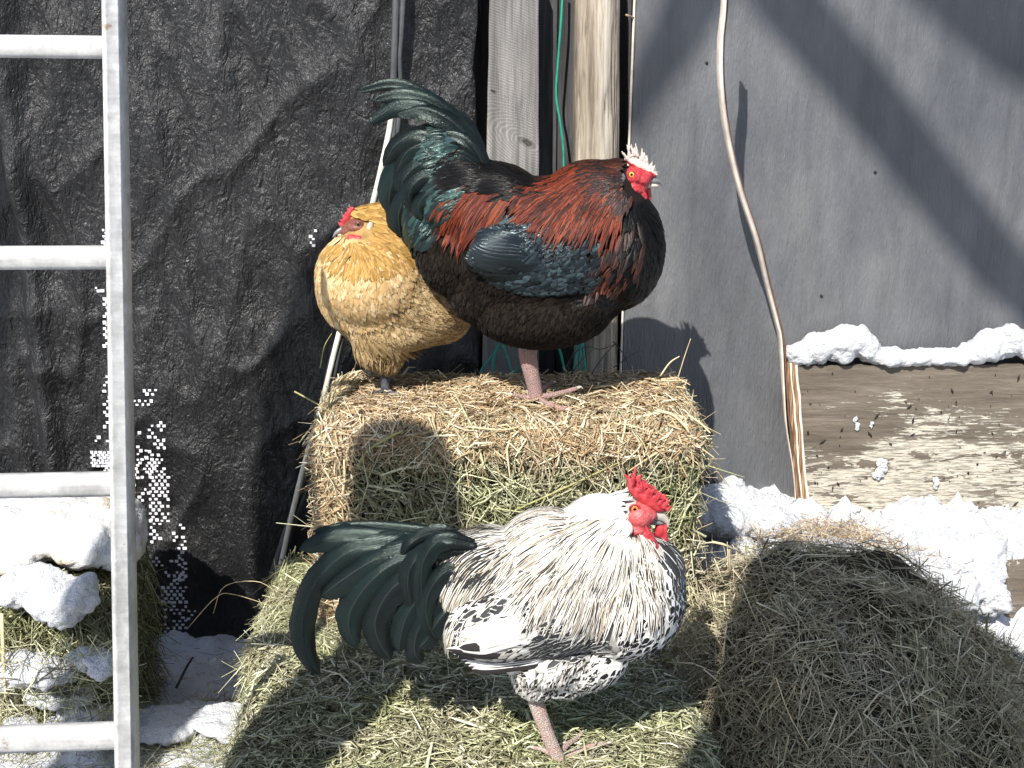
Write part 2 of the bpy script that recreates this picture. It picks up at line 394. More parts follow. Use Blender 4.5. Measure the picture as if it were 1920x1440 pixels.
# ================================================================== WALL: planks, tarp, board, post, plywood
shed = thing('shed_wall', (0.1, 3.8, 0), 'dark weathered plank wall showing in the gaps between tarp, board and plywood', 'wall')
x = -3.6
while x < 3.6:
    w = 0.135 + 0.02 * random.random()
    if -0.30 < x < 0.5: w = 0.052 if random.random() < .5 else 0.07
    from_bm('plank', box_bm(x, x + w - 0.003, 3.765 + random.uniform(0, .006), 3.79, -0.1, 3.2, 0.002), M['plank'], shed); x += w
from_bm('backing', box_bm(-3.6, 3.6, 3.80, 3.82, -0.1, 3.2), M['hole'], shed)
# tarp
def tarp_y(x, z):
    v = Vector((x, 0, z))
    y = 3.665
    y += 0.020 * fbm(Vector((x * 1.5 + z * .25, 1, z * .35)), 2.2, 3)
    y += 0.016 * fbm(Vector((x + z * .30, 4, z * .33)), 6.5, 3, 0.45)
    q = Vector((x * 1.0 - z * .45, 2, z * .5 + x * .2)); y -= 0.016 * (1 - min(1.0, abs(fbm(q, 3.6, 2, 0.4)) * 2.6)) ** 2
    q = Vector((x + z * .12, 12, z * .22)); y -= 0.016 * (1 - min(1.0, abs(fbm(q, 5.5, 2, 0.5)) * 3.5)) ** 2
    y += 0.010
    d = (x + 1.275 - 0.05 * (z - 1.0) * -0.5)              # fold near the left edge of the picture
    y -= 0.035 * math.exp(-(d / 0.03) ** 2)
    if d < -0.02: y += 0.03 * smooth01((-0.02 - d) / 0.02)
    return y
tx = np.arange(-3.0, -0.08, 0.010); tz = np.arange(-0.08, 2.6, 0.010)
def tarp_edge(z): return P(900, 300, 3.67).x + 0.006 * fbm(Vector((0, 0, z)), 9, 3) + 0.012 * math.sin(z * 7)
V = []
for z in tz:
    xe = tarp_edge(z)
    for xx in tx:
        f = (xx + 3.0) / (tx[-1] + 3.0); X = -3.0 + f * (xe + 3.0); V.append((X, tarp_y(X, z), z))
ti = np.arange(len(tz) * len(tx)).reshape(len(tz), len(tx))
tf = np.stack([ti[:-1, :-1], ti[:-1, 1:], ti[1:, 1:], ti[1:, :-1]], -1).reshape(-1, 4)
tarp = thing('tarp', (-1.2, 3.67, 0), 'black woven plastic tarp hanging wrinkled over the left half of the wall', 'tarp')
to = mesh_np('sheet', V, tf, M['tarp'], tarp, True)
sm = to.modifiers.new('thick', 'SOLIDIFY'); sm.thickness = 0.0015; sm.offset = 1
# worn weave: small white squares where the coating has flaked off
wv = []; wf = []
def patch(px, py, s=8.0, j=0.22):
    p = P(px, py, 3.655); yy = tarp_y(p.x, p.z) - 0.006; p = P(px, py, yy); k = 0; k = scale_at(3.67, p.z); h = s * k * 0.5
    i = len(wv); w2 = h * random.uniform(.75, 1.1); h2 = h * random.uniform(.6, 1.0); a = random.uniform(-.12, .12)
    for sx, sz in ((-1, -1), (1, -1), (1, 1), (-1, 1)): 
        wv.append((p.x + sx * w2 + a * sz * h2, yy, p.z + sz * h2))
    wf.append((i, i + 1, i + 2, i + 3))
def weave(x0, y0, x1, y1, dens, step=11):
    r = 0; y = y0
    while y < y1:
        x = x0 + (step * .5 if r % 2 else 0)
        while x < x1:
            if random.random() < dens: patch(x + random.uniform(-.7, .7), y + random.uniform(-.7, .7), random.uniform(5, 7.5))
            x += step
        y += step * .62; r += 1
for a in [(194, 432, 202, 462, .9, 9), (180, 530, 204, 545, .6, 8), (196, 560, 204, 650, .9, 9), (196, 700, 206, 745, .4, 9), (240, 752, 285, 765, .9), (270, 732, 302, 752, .5),
          (174, 820, 206, 828, .8), (172, 848, 206, 874, .75, 8), (192, 868, 206, 890, .8, 8), (240, 812, 268, 818, .8), (280, 792, 310, 860, .5), (240, 862, 316, 896, .7, 9), (258, 838, 285, 868, .5),
          (282, 895, 316, 980, .85), (240, 896, 256, 925, .6), (262, 918, 282, 945, .7), (284, 975, 306, 1020, .75), (326, 1000, 356, 1018, .7), (338, 984, 348, 1000, .8), (336, 1015, 352, 1090, .85), (282, 1046, 340, 1064, .5),
          (305, 1066, 352, 1090, .5), (305, 1088, 352, 1130, .8), (310, 1130, 352, 1200, .62), (354, 1146, 372, 1160, .7), (272, 1052, 282, 1130, .5), (196, 745, 206, 800, .5), (583, 432, 596, 462, .7, 9)]:
    weave(*a)
o = mesh_np('worn_weave', wv, wf, M['white_patch'], tarp); tag(o, kind='stuff')
# black patch of darker, smoother tarp under the worn area
# board, post
def slab(name, corners, y0, y1, mat, parent=None, bevel=0.003, nz=40, wob=0.0015):
    """upright board from 4 picture corners TL TR BR BL at its front depth y0"""
    TL, TR, BR, BL = [P(a, b, y0) for a, b in corners]
    bm = bmesh.new(); rows = []
    for i in range(nz + 1):
        t = i / nz; L = TL.lerp(BL, t); R = TR.lerp(BR, t)
        L = L + Vector((wob * fbm(Vector((0, 1, L.z)), 12, 3), 0, 0)); R = R + Vector((wob * fbm(Vector((9, 1, R.z)), 12, 3), 0, 0))
        ring = []
        for p, sx in ((L, 1), (R, -1)):
            ring.append(p + Vector((sx * 0, bevel, 0))); ring.append(p + Vector((sx * bevel, 0, 0)))
        a, b_, c, d = ring[0], ring[1], ring[3], ring[2]
        vs = [bm.verts.new(v) for v in (Vector((a.x, y1, a.z)), a, b_, c, d, Vector((d.x, y1, d.z)))]
        rows.append(vs)
    for i in range(nz):
        for k in range(5):
            bm.faces.new((rows[i][k], rows[i + 1][k], rows[i + 1][k + 1], rows[i][k + 1]))
        bm.faces.new((rows[i][5], rows[i + 1][5], rows[i + 1][0], rows[i][0]))
    bm.faces.new(rows[0]); bm.faces.new(rows[-1][::-1])
    bmesh.ops.recalc_face_normals(bm, faces=bm.faces)
    return from_bm(name, bm, mat, parent)
bd = slab('wooden_board', [(919, -60), (1010, -60), (1010, 1120), (896, 1120)], 3.66, 3.70, M['board'])
tag(bd, 'wide grey weathered board standing upright next to the black tarp', 'board')
bn = slab('wooden_board', [(1137, -60), (1161, -60), (1152, 1120), (1130, 1120)], 3.72, 3.755, M['plank'])
tag(bn, 'narrow dark board tucked behind the right side of the bleached post', 'board')
# round post with deep checks
post = thing('wooden_post', P(1118, 1100, 3.70), 'round bleached post with long cracks between the boards and the plywood', 'post')
def make_post():
    V = []; F = []; nz, ns = 150, 110
    for i in range(nz + 1):
        t = i / nz; py = -60 + t * 1180
        c = P(1120 - 6 * t, py, 3.70); R = 0.058 * (1 + 0.03 * noise.noise(Vector((0, 0, c.z * 3)))) + (0.004 * t)
        for k in range(ns):
            a = 2 * math.pi * k / ns; q = Vector((math.cos(a) * 1.3, math.sin(a) * 1.3, c.z * 0.55))
            n1 = noise.noise(Vector((q.x * 6.5, q.y * 6.5, c.z * 1.3)))
            groove = -0.007 * math.exp(-(n1 / 0.04) ** 2)
            chip = -0.003 * smooth01((noise.noise(Vector((q.x * 2, q.y * 2, c.z * 6))) - .15) * 6)
            r = R + groove + chip + 0.0012 * noise.noise(Vector((q.x * 9, q.y * 9, c.z * 5)))
            V.append((c.x + math.cos(a) * r, c.y + math.sin(a) * r * .9, c.z))
    for i in range(nz):
        for k in range(ns): F.append((i * ns + k, i * ns + (k + 1) % ns, (i + 1) * ns + (k + 1) % ns, (i + 1) * ns + k))
    return mesh_np('shaft', V, F, M['post'], post, True)
make_post()
# plywood sheet
pl = thing('plywood_sheet', P(1500, 940, 3.69), 'large weathered grey plywood sheet covering the right half of the wall', 'plywood')
slab('panel', [(1196, -60), (3100, -60), (3100, 1160), (1148, 1160)], 3.685, 3.70, M['ply'], pl, 0.002, 60, 0.002)
TL, BL = P(1192, -60, 3.687), P(1146, 1160, 3.687)
tube('edge', [TL, TL.lerp(BL, .5), BL], [.0035, .003, .0035], M['strap'], pl, 60, 6)
for px, py in ((1325, 118), (1641, 323), (1540, 555), (1487, 730)):
    p = P(px, py, 3.684); bm = bmesh.new(); bmesh.ops.create_uvsphere(bm, u_segments=10, v_segments=6, radius=0.0042)
    bmesh.ops.translate(bm, vec=p, verts=bm.verts); from_bm('screw_head', bm, M['hole'], pl, True)
o = tube('nail', [P(1174, 28, 3.66), P(1190, 34, 3.69)], .0028, M['nail'], None, 4, 8); tag(o, 'bent nail sticking out of the left edge of the plywood sheet', 'nail')
# old board with peeling paint, leaning at the foot of the plywood
ob = thing('painted_board', P(1700, 970, 3.63), 'old brown board with peeling cream paint standing in the snow before the plywood', 'board')
slab('panel', [(1492, 686), (2500, 684), (2500, 1120), (1522, 1120)], 3.625, 3.655, M['peel'], ob, 0.001, 30, 0.001)
for i, (dx, w) in enumerate(((0, 7), (6.5, 5), (11, 6), (16.5, 5))):
    slab('edge_layer', [(1474 + dx, 682), (1474 + dx + w, 682), (1500 + dx + w, 1010), (1500 + dx, 1010)], 3.618 + .002 * (i % 2), 3.66, M['edge'] if i % 2 == 0 else M['strap'], ob, 0.001, 40, 0.004)
# chips, dirt and stuck snow on the painted board
def specks():
    V = []; F = []
    for _ in range(80):
        px = random.uniform(1495, 1915); py = random.uniform(695, 955); p = P(px, py, 3.622); k = scale_at(3.62, p.z)
        r = random.choice((.7, 1, 1, 1.5, 2.4)) * k; a = random.uniform(0, 6.28); l = r * random.uniform(1, 4)
        d = Vector((math.cos(a) * .5, 0, math.sin(a))).normalized(); s = Vector((d.z, 0, -d.x)); i = len(V)
        for q in (-d * l - s * r * .3, -d * l * .2 + s * r, d * l + s * r * .2, d * .1 * l - s * r): V.append(p + q + Vector((0, 0, 0)))
        V.append(p + Vector((0, -.004, 0)))
        for a_, b_ in ((0, 1), (1, 2), (2, 3), (3, 0)): F.append((i + a_, i + b_, i + 4))
    return V, F
V, F = specks(); o = mesh_np('dirt_specks', V, F, M['hole'], ob); tag(o, kind='stuff')
sp_ = [E(1604, 788, 3.622, 4, 9, .005, 10), E(1607, 800, 3.622, 3, 8, .005), E(1653, 880, 3.62, 10, 20, .008, 20), E(1645, 890, 3.62, 9, 10, .008), E(1634, 797, 3.62, 4, 8, .005), E(1650, 868, 3.62, 7, 10, .006), E(1873, 958, 3.62, 8, 10, .008), E(1755, 905, 3.62, 5, 12, .005), E(1600, 955, 3.615, 16, 7, .008)]
o = blob('stuck_snow', sp_, 0.0025, M['snow'], ob, 0, lambda v: .006 * fbm(v, 90, 3, .6)); tag(o, kind='stuff')
# low brown board at the far right of the picture
o = slab('plank_end', [(1892, 1062), (2300, 1040), (2300, 1230), (1880, 1160)], 3.30, 3.34, M['peel']); tag(o, 'end of a brown plank poking from the snow at the right edge', 'plank')

# ================================================================== CABLES, STRAPS AND TWINE
def cable(name, pts, r, mat, label, cat, n=70, sides=10, flat=1.0, group=None):
    o = tube(name, [P(*p) for p in pts], r, mat, None, n, sides, flat); tag(o, label, cat, group); return o
cable('cable', [(743, -30, 3.62), (740, 80, 3.61), (737, 180, 3.62), (738, 230, 3.62), (728, 320, 3.60), (690, 450, 3.60), (645, 600, 3.60), (618, 690, 3.60), (600, 790, 3.58), (570, 900, 3.58), (535, 1000, 3.56), (508, 1085, 3.54)], .0085, M['cable_black'], 'thick black cable hanging down the tarp, the left one of the pair', 'cable', group='black cables over the tarp')
cable('cable', [(757, -30, 3.625), (752, 60, 3.62), (748, 110, 3.62), (750, 170, 3.63), (742, 260, 3.62), (712, 385, 3.61), (670, 540, 3.61), (640, 650, 3.61), (624, 720, 3.61), (600, 850, 3.59), (548, 990, 3.57), (520, 1090, 3.55)], .0075, M['cable_black'], 'thinner black cable hanging down the tarp, right beside the thicker one', 'cable', group='black cables over the tarp')
cable('cord', [(752, -30, 3.64), (748, 60, 3.635), (742, 130, 3.63), (732, 230, 3.61), (716, 310, 3.59), (698, 385, 3.59), (668, 500, 3.575), (632, 640, 3.57), (600, 770, 3.56), (572, 865, 3.55), (545, 975, 3.54), (520, 1090, 3.52)], .0072, M['cable_white'], 'pale yellowish cord running down with the black cables over the tarp', 'cord')
sp_pts = [(1358, -30, 3.43), (1356, 20, 3.42), (1350, 85, 3.42), (1351, 160, 3.43), (1362, 250, 3.46), (1385, 350, 3.49), (1418, 450, 3.53), (1437, 530, 3.585), (1455, 600, 3.61), (1463, 640, 3.612), (1468, 720, 3.612), (1474, 800, 3.61), (1488, 890, 3.61), (1494, 985, 3.60)]
st = thing('strap', P(1463, 640, 3.61), 'long pale flat strap hanging loosely down the plywood to the board corner', 'strap')
tube('band', [P(a, b, c) for a, b, c in sp_pts], [.026, .032, .036, .034, .026, .012, .004], M['strap'], st, 90, 10, 0.22, (1, 0, 0))
tube('edging', [P(a + 7, b, c - .002) for a, b, c in sp_pts], .0022, M['strap_edge'], st, 90, 6)
cable('twine', [(1056, -30, 3.72), (1052, 40, 3.71), (1046, 120, 3.71), (1043, 180, 3.71), (1052, 240, 3.71), (1057, 300, 3.71), (1054, 420, 3.71), (1046, 560, 3.70), (1047, 640, 3.66), (1052, 665, 3.62), (1060, 700, 3.55)], .0034, M['green'], 'long green twine hanging between the grey board and the post', 'twine', 90, 8)
for k, (pts, lab) in enumerate(((([(1083, 600, 3.62), (1084, 640, 3.60), (1080, 672, 3.56), (1075, 700, 3.52)]), 'left strand of green twine looped at the foot of the post'),
        (([(1090, 610, 3.62), (1092, 645, 3.60), (1096, 675, 3.56), (1098, 700, 3.52)]), 'right strand of green twine looped at the foot of the post'),
        (([(1087, 600, 3.61), (1089, 650, 3.58), (1086, 680, 3.56), (1090, 705, 3.5)]), 'middle strand of green twine looped at the foot of the post'),
        (([(941, 640, 3.58), (920, 672, 3.56), (905, 690, 3.53), (897, 712, 3.5)]), 'green twine slanting left across the foot of the grey board'),
        (([(941, 640, 3.585), (926, 668, 3.56), (924, 690, 3.53), (922, 712, 3.5)]), 'short green twine dropping straight at the foot of the grey board'),
        (([(941, 640, 3.58), (952, 672, 3.55), (963, 700, 3.5), (978, 680, 3.5)]), 'green twine slanting right across the foot of the grey board'))):
    cable('twine', pts, .0034, M['green'], lab, 'twine', 20, 8)

# ================================================================== LADDER
lad = thing('ladder', (-0.62, 1.6, 0), 'pale aluminium ladder standing at the left edge of the picture', 'ladder')
def ladder():
    # right rail: channel section, from picture points; depth runs from the wall side above to the near side below
    def rp(px, py): 
        t = (py + 100) / 1640.0; return P(px, py, 2.50 - 0.30 * t)
    n = 20; V = []; F = []
    for i in range(n + 1):
        t = i / n; py = -45 + t * 1745
        xl = 190 + (215 - 190) * (py / 1440.0); a = rp(xl, py); b = rp(xl + 31 - 0.0 * t, py)
        y = a.y
        ring = [(a.x, y), (a.x + (b.x - a.x) * .30, y - .004), (a.x + (b.x - a.x) * .34, y), (b.x - .001, y), (b.x, y + .001), (b.x, y + .060), (b.x - .003, y + .060), (b.x - .003, y + .004), (a.x, y + .004)]
        for X, Y in ring: V.append((X, Y, a.z))
    k = 9
    for i in range(n):
        for j in range(k): F.append((i * k + j, i * k + (j + 1) % k, (i + 1) * k + (j + 1) % k, (i + 1) * k + j))
    mesh_np('rail', V, F, M['alu'], lad)
    W = 0.40
    vl = [(v[0] - W - 0.02, v[1], v[2]) for v in V]; mesh_np('rail', vl, F, M['alu'], lad)
    for (yl, yr, h, xr) in ((88, 90, 43, 196), (488, 487, 45, 204), (919, 915, 47, 210), (1398, 1390, 52, 218), (1920, 1915, 56, 222)):
        R = rp(xr, yr); L = rp(0, yl); d = (L - R).normalized(); A = R + Vector((0, .022, 0)); B = A + d * (W + .01)
        kk = scale_at(R.y, R.z) * h * .5
        V2 = []; F2 = []; prof = [(-.95, .55), (-1, 0), (-.95, -.55), (-.6, -.85), (0, -1.0), (.6, -.9), (.95, -.5), (1, 0.0), (.95, .5), (.55, .95), (.1, 1.0), (0.0, 1.0), (-.55, .92)]
        m = len(prof)
        for q in (A, A.lerp(B, .5), B):
            for (u, w) in prof: V2.append(q + Vector((0, -w * kk * .75, u * kk)))
        for i in range(2):
            for j in range(m): F2.append((i * m + j, i * m + (j + 1) % m, (i + 1) * m + (j + 1) % m, (i + 1) * m + j))
        mesh_np('rung', V2, F2, M['alu'], lad, True)
ladder()

# ================================================================== HAY
def straws(name, pts, nrm, mat, parent=None, L=(0.03, 0.10), W=(0.0008, 0.003), lift=(-0.05, 0.35), droop=0.02, tone=(0, 1), pref=None, prefw=0.0, deep=(-0.008, 0.012), flat=0.5, bend=.25):
    n = len(pts); pts = np.asarray(pts, float); nrm = np.asarray(nrm, float)
    r3 = RNG.normal(size=(n, 3)); t = r3 - (r3 * nrm).sum(1)[:, None] * nrm
    if pref is not None:
        t = t / np.linalg.norm(t, axis=1)[:, None] + prefw * np.asarray(pref, float)[None, :] * np.sign(RNG.normal(size=n))[:, None]
    t /= np.linalg.norm(t, axis=1)[:, None] + 1e-9
    lf = lift[0] + (lift[1] - lift[0]) * RNG.random(n) ** 2.2
    d = t + nrm * lf[:, None]; d /= np.linalg.norm(d, axis=1)[:, None]
    ln = L[0] + (L[1] - L[0]) * RNG.random(n) ** 2.0; wd = W[0] + (W[1] - W[0]) * RNG.random(n) ** 2.4
    s = np.cross(d, nrm); s /= np.linalg.norm(s, axis=1)[:, None] + 1e-9; u = np.cross(s, d)
    roll = RNG.random(n) * math.pi; s2 = s * np.cos(roll)[:, None] + u * np.sin(roll)[:, None]; u2 = np.cross(s2, d)
    off = deep[0] + (deep[1] - deep[0]) * RNG.random(n)
    c0 = pts + nrm * off[:, None]
    bv = (RNG.normal(size=(n, 3)) * bend + nrm * -0.15) * ln[:, None] * 0.5
    g = np.array([0, 0, -1.0])
    rings = [0.0, 0.5, 1.0]; V = np.empty((n, 9, 3))
    for i, q in enumerate(rings):
        c = c0 + d * (ln * (q - 0.35))[:, None] + bv * (q * (1 - q) * 2.0) + g * (droop * q * q * (ln / 0.1) ** 2)[:, None]
        w = wd * (1.0 if q < 1 else 0.55)
        for k in range(3):
            a = 2 * math.pi * k / 3
            V[:, i * 3 + k] = c + s2 * (math.cos(a) * w)[:, None] + u2 * (math.sin(a) * w * flat)[:, None]
    base = (np.arange(n) * 9)[:, None, None]
    q = []
    for i in range(2):
        for k in range(3): q.append((i * 3 + k, i * 3 + (k + 1) % 3, (i + 1) * 3 + (k + 1) % 3, (i + 1) * 3 + k))
    F = (base + np.array(q)[None]).reshape(-1, 4)
    rnd = np.empty((n, 3)); rnd[:, 0] = tone[0] + (tone[1] - tone[0]) * RNG.random(n); rnd[:, 1] = RNG.random(n); rnd[:, 2] = RNG.random(n)
    o = mesh_np(name, V.reshape(-1, 3), F, mat, parent, False, np.repeat(rnd, 9, 0)); tag(o, kind='stuff'); return o
def box_core(name, lo, hi, mat, parent, amp=0.012, step=0.02, rnd=0.03):
    lo = Vector(lo); hi = Vector(hi); bm = box_bm(lo.x, hi.x, lo.y, hi.y, lo.z, hi.z, rnd, None, 3)
    bmesh.ops.triangulate(bm, faces=bm.faces)
    bmesh.ops.subdivide_edges(bm, edges=[e for e in bm.edges if e.calc_length() > .05], cuts=8, use_grid_fill=True)
    for v in bm.verts:
        n = Vector(((v.co.x - (lo.x + hi.x) / 2) / (hi.x - lo.x), (v.co.y - (lo.y + hi.y) / 2) / (hi.y - lo.y), (v.co.z - (lo.z + hi.z) / 2) / (hi.z - lo.z))).normalized()
        v.co += n * (amp * fbm(v.co, 9, 4))
    return from_bm(name, bm, mat, parent, True)
def face_pts(lo, hi, face, n, rag=0.0):
    """random points and normals on one face of a box: 'F' front(-y) 'T' top 'L' left 'R' right"""
    r = RNG.random((n, 2)); p = np.empty((n, 3)); nn = np.zeros((n, 3))
    if face == 'F': p[:, 0] = lo[0] + r[:, 0] * (hi[0] - lo[0]); p[:, 2] = lo[2] + r[:, 1] * (hi[2] - lo[2]); p[:, 1] = lo[1]; nn[:, 1] = -1
    if face == 'T': p[:, 0] = lo[0] + r[:, 0] * (hi[0] - lo[0]); p[:, 1] = lo[1] + r[:, 1] * (hi[1] - lo[1]); p[:, 2] = hi[2]; nn[:, 2] = 1
    if face == 'L': p[:, 1] = lo[1] + r[:, 0] * (hi[1] - lo[1]); p[:, 2] = lo[2] + r[:, 1] * (hi[2] - lo[2]); p[:, 0] = lo[0]; nn[:, 0] = -1
    if face == 'R': p[:, 1] = lo[1] + r[:, 0] * (hi[1] - lo[1]); p[:, 2] = lo[2] + r[:, 1] * (hi[2] - lo[2]); p[:, 0] = hi[0]; nn[:, 0] = 1
    d = np.array([fbm(Vector(q), 9, 3) for q in p]); p += nn * (0.014 * d + 0.012 * np.array([fbm(Vector(q), 26, 2) for q in p]))[:, None]
    if rag: p += RNG.normal(size=p.shape) * rag
    return p, nn
def cat_pts(*a): return np.concatenate([x[0] for x in a]), np.concatenate([x[1] for x in a])
def bale_round(p, n, lo, hi, r=0.05):
    """pull points near the edges of the box inwards so that the bale has soft corners"""
    lo = np.array(lo); hi = np.array(hi); c = np.clip(p, lo + r, hi - r); d = p - c; L = np.linalg.norm(d, axis=1)[:, None]
    q = np.where(L > 1e-6, c + d / np.maximum(L, 1e-6) * np.minimum(L, r * 1.0 + 0 * L), p); nn = np.where(L > 1e-6, d / np.maximum(L, 1e-6), n)
    return q, nn
# upper bale
ulo, uhi = (-0.435, 3.0, 0.375), (0.425, 3.42, 0.865)
b1 = thing('hay_bale', (0, 3.2, 0.38), 'upper hay bale with trampled straw top on which the hen and the dark rooster stand', 'hay bale', 'stacked hay bales')
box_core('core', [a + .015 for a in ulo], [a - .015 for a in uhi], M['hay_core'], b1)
p, n = cat_pts(face_pts(ulo, uhi, 'F', 6500), face_pts(ulo, uhi, 'R', 1800), face_pts(ulo, uhi, 'L', 2600)); p, n = bale_round(p, n, ulo, uhi)
straws('hay', p, n, M['hay'], b1, (0.03, 0.13), (0.0012, 0.0046), (-.15, .35), 0.01, deep=(-.016, .016), bend=.32)
p, n = face_pts(ulo, uhi, 'F', 500); p, n = bale_round(p, n, ulo, uhi)
straws('long_hay', p, n, M['hay'], b1, (0.09, 0.24), (0.0014, 0.0032), (0, .18), 0.01, (0.5, 1), deep=(.005, .02))
p, n = face_pts(ulo, uhi, 'T', 8000); p, n = bale_round(p, n, ulo, uhi)
straws('straw', p, n, M['hay_tan'], b1, (0.02, 0.09), (0.0010, 0.0040), (-.1, .45), 0.008, (0.1, 1), deep=(-.012, .014), bend=.35)
lo2 = (ulo[0], ulo[1] - .004, uhi[2] - .06); p, n = cat_pts(face_pts(lo2, uhi, 'F', 3200), face_pts(ulo, (ulo[0] + .06, uhi[1], uhi[2]), 'F', 1700), face_pts(ulo, uhi, 'L', 2500)); p, n = bale_round(p, n, ulo, uhi)
straws('straw', p, n, M['hay_tan'], b1, (0.03, 0.12), (0.0010, 0.0042), (-.1, .55), 0.02, (0.2, 1), deep=(0, .024), bend=.35)
p, n = cat_pts(face_pts((ulo[0], 3.0, .8), (uhi[0], 3.42, uhi[2]), 'T', 380), face_pts(ulo, uhi, 'L', 320), face_pts(ulo, uhi, 'R', 320)); p, n = bale_round(p, n, ulo, uhi)
straws('loose_straw', p, n, M['hay_tan'], b1, (0.06, 0.17), (0.001, 0.0034), (.2, 1.1), 0.02, (0.4, 1))
# lower bales: one at the back carrying the upper, one in front carrying the pale rooster
blo, bhi = (-0.60, 2.86, -0.02), (0.47, 3.42, 0.372)
b2 = thing('hay_bale', (0, 3.1, 0), 'lower hay bale at the back, directly beneath the upper one', 'hay bale', 'stacked hay bales')
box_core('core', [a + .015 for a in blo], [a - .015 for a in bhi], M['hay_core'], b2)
p, n = cat_pts(face_pts(blo, bhi, 'L', 5500), face_pts(blo, (bhi[0], 3.0, bhi[2]), 'T', 5500), face_pts(blo, (blo[0] + .22, bhi[1], bhi[2]), 'T', 3500), face_pts(blo, bhi, 'R', 2500)); p, n = bale_round(p, n, blo, bhi, .06)
straws('hay', p, n, M['hay'], b2, (0.03, 0.14), (0.0009, 0.0032), (-.1, .5), 0.012, (0.1, 1))
p, n = face_pts(blo, bhi, 'L', 500); p, n = bale_round(p, n, blo, bhi, .06)
straws('loose_straw', p, n, M['hay'], b2, (0.06, 0.20), (0.0008, 0.0022), (.2, 1.0), 0.03, (0.6, 1))
flo, fhi = (-0.56, 2.25, -0.02), (0.40, 2.84, 0.385)
b3 = thing('hay_bale', (0, 2.5, 0), 'front hay bale that the black and white speckled rooster stands on', 'hay bale', 'stacked hay bales')
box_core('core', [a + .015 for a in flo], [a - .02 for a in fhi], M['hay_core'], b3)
p, n = cat_pts(face_pts(flo, fhi, 'T', 12000), face_pts(flo, fhi, 'L', 4000), face_pts(flo, fhi, 'R', 2500)); p, n = bale_round(p, n, flo, fhi, .07)
straws('hay', p, n, M['hay'], b3, (0.02, 0.11), (0.0009, 0.0040), (-.1, .5), 0.01, (0.1, 1), deep=(-.014, .016), bend=.35)
p, n = cat_pts(face_pts(flo, fhi, 'T', 1500), face_pts(flo, fhi, 'L', 900)); p, n = bale_round(p, n, flo, fhi, .07)
straws('loose_straw', p, n, M['hay'], b3, (0.06, 0.22), (0.0009, 0.003), (.0, .9), 0.025, (0.5, 1))
# mound of hay between the steps (left of the rooster's foot) so that the bales read as one broken stack
# loose hay pile on the right, in the shade
pile = thing('hay_pile', (0.62, 2.8, 0), 'rounded pile of loose dull hay lying in shade right of the bales', 'hay pile')
PC, PR = Vector((0.66, 2.86, 0.0)), (0.52, 0.50, 0.595)
def pile_pt(th, ph):                         # superellipsoid dome
    s, c = math.sin(ph), math.cos(ph)
    d = Vector((math.cos(th) * c, math.sin(th) * c, s)); e = 2.4
    k = (abs(d.x / (PR[0] if d.x > 0 else .34)) ** e + abs(d.y / PR[1]) ** e + abs(d.z / PR[2]) ** e) ** (-1 / e)
    return PC + d * k
V = []; F = []; na, nb = 72, 24
for j in range(nb + 1):
    for i in range(na):
        q = pile_pt(2 * math.pi * i / na, j / nb * math.pi / 2 * .999); q = PC + (q - PC) * (0.95 + 0.075 * fbm(q, 5, 3)); V.append(q)
for j in range(nb):
    for i in range(na): F.append((j * na + i, j * na + (i + 1) % na, (j + 1) * na + (i + 1) % na, (j + 1) * na + i))
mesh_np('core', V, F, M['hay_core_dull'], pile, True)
pp = []; pn = []
for _ in range(20000):
    th = random.uniform(math.pi, 2 * math.pi) if random.random() < .75 else random.uniform(0, math.pi); ph = math.asin(random.random() ** .9)
    a = pile_pt(th, ph); e1 = pile_pt(th + .02, ph) - a; e2 = pile_pt(th, min(ph + .02, 1.57)) - a
    nn = e1.cross(e2)
    if nn.length < 1e-9: nn = Vector((0, 0, 1))
    nn.normalize()
    if nn.dot(a - PC) < 0: nn = -nn
    a = PC + (a - PC) * (0.965 + 0.075 * fbm(a, 5, 3)); pp.append(a); pn.append(nn)
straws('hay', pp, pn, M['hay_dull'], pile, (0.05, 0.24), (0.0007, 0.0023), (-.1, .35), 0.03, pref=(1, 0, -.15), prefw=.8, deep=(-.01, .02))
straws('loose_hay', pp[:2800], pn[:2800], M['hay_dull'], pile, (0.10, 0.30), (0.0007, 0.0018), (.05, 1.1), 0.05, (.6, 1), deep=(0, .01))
# snow covered bale at the left, behind the ladder
llo, lhi = (-1.75, 2.98, -0.02), (-0.955, 3.42, 0.46)
b4 = thing('hay_bale', (-1.3, 3.2, 0), 'snow-covered broken hay bale behind the ladder at the left', 'hay bale')
box_core('core', [a + .03 for a in llo], [a - .03 for a in lhi], M['hay_core'], b4, .03, rnd=.08)
p, n = cat_pts(face_pts(llo, lhi, 'F', 4500), face_pts(llo, lhi, 'R', 2600), face_pts(llo, lhi, 'T', 1500)); p, n = bale_round(p, n, llo, lhi, .1)
straws('hay', p, n, M['hay'], b4, (0.04, 0.19), (0.0009, 0.003), (-.1, .9), 0.03, (0, .8), pref=(.3, 0, -1), prefw=.4, deep=(-.02, .03))
p, n = face_pts(llo, lhi, 'R', 300); p, n = bale_round(p, n, llo, lhi, .1)
straws('loose_straw', p, n, M['hay_tan'], b4, (0.08, 0.24), (0.0008, 0.002), (.2, .9), 0.06, (0.1, .9))
sb = [E(30, 990, 3.18, 90, 48, .14), E(110, 985, 3.18, 80, 50, .14), E(180, 990, 3.18, 70, 52, .13), E(225, 985, 3.2, 38, 42, .12), E(-80, 990, 3.18, 90, 50, .14), E(245, 1010, 3.2, 22, 30, .1), E(30, 1040, 3.08, 60, 28, .08), E(150, 1030, 3.06, 60, 30, .06), E(225, 1035, 3.1, 35, 30, .08), E(258, 1035, 3.15, 12, 12, .04), E(160, 955, 3.3, 90, 20, .1)]
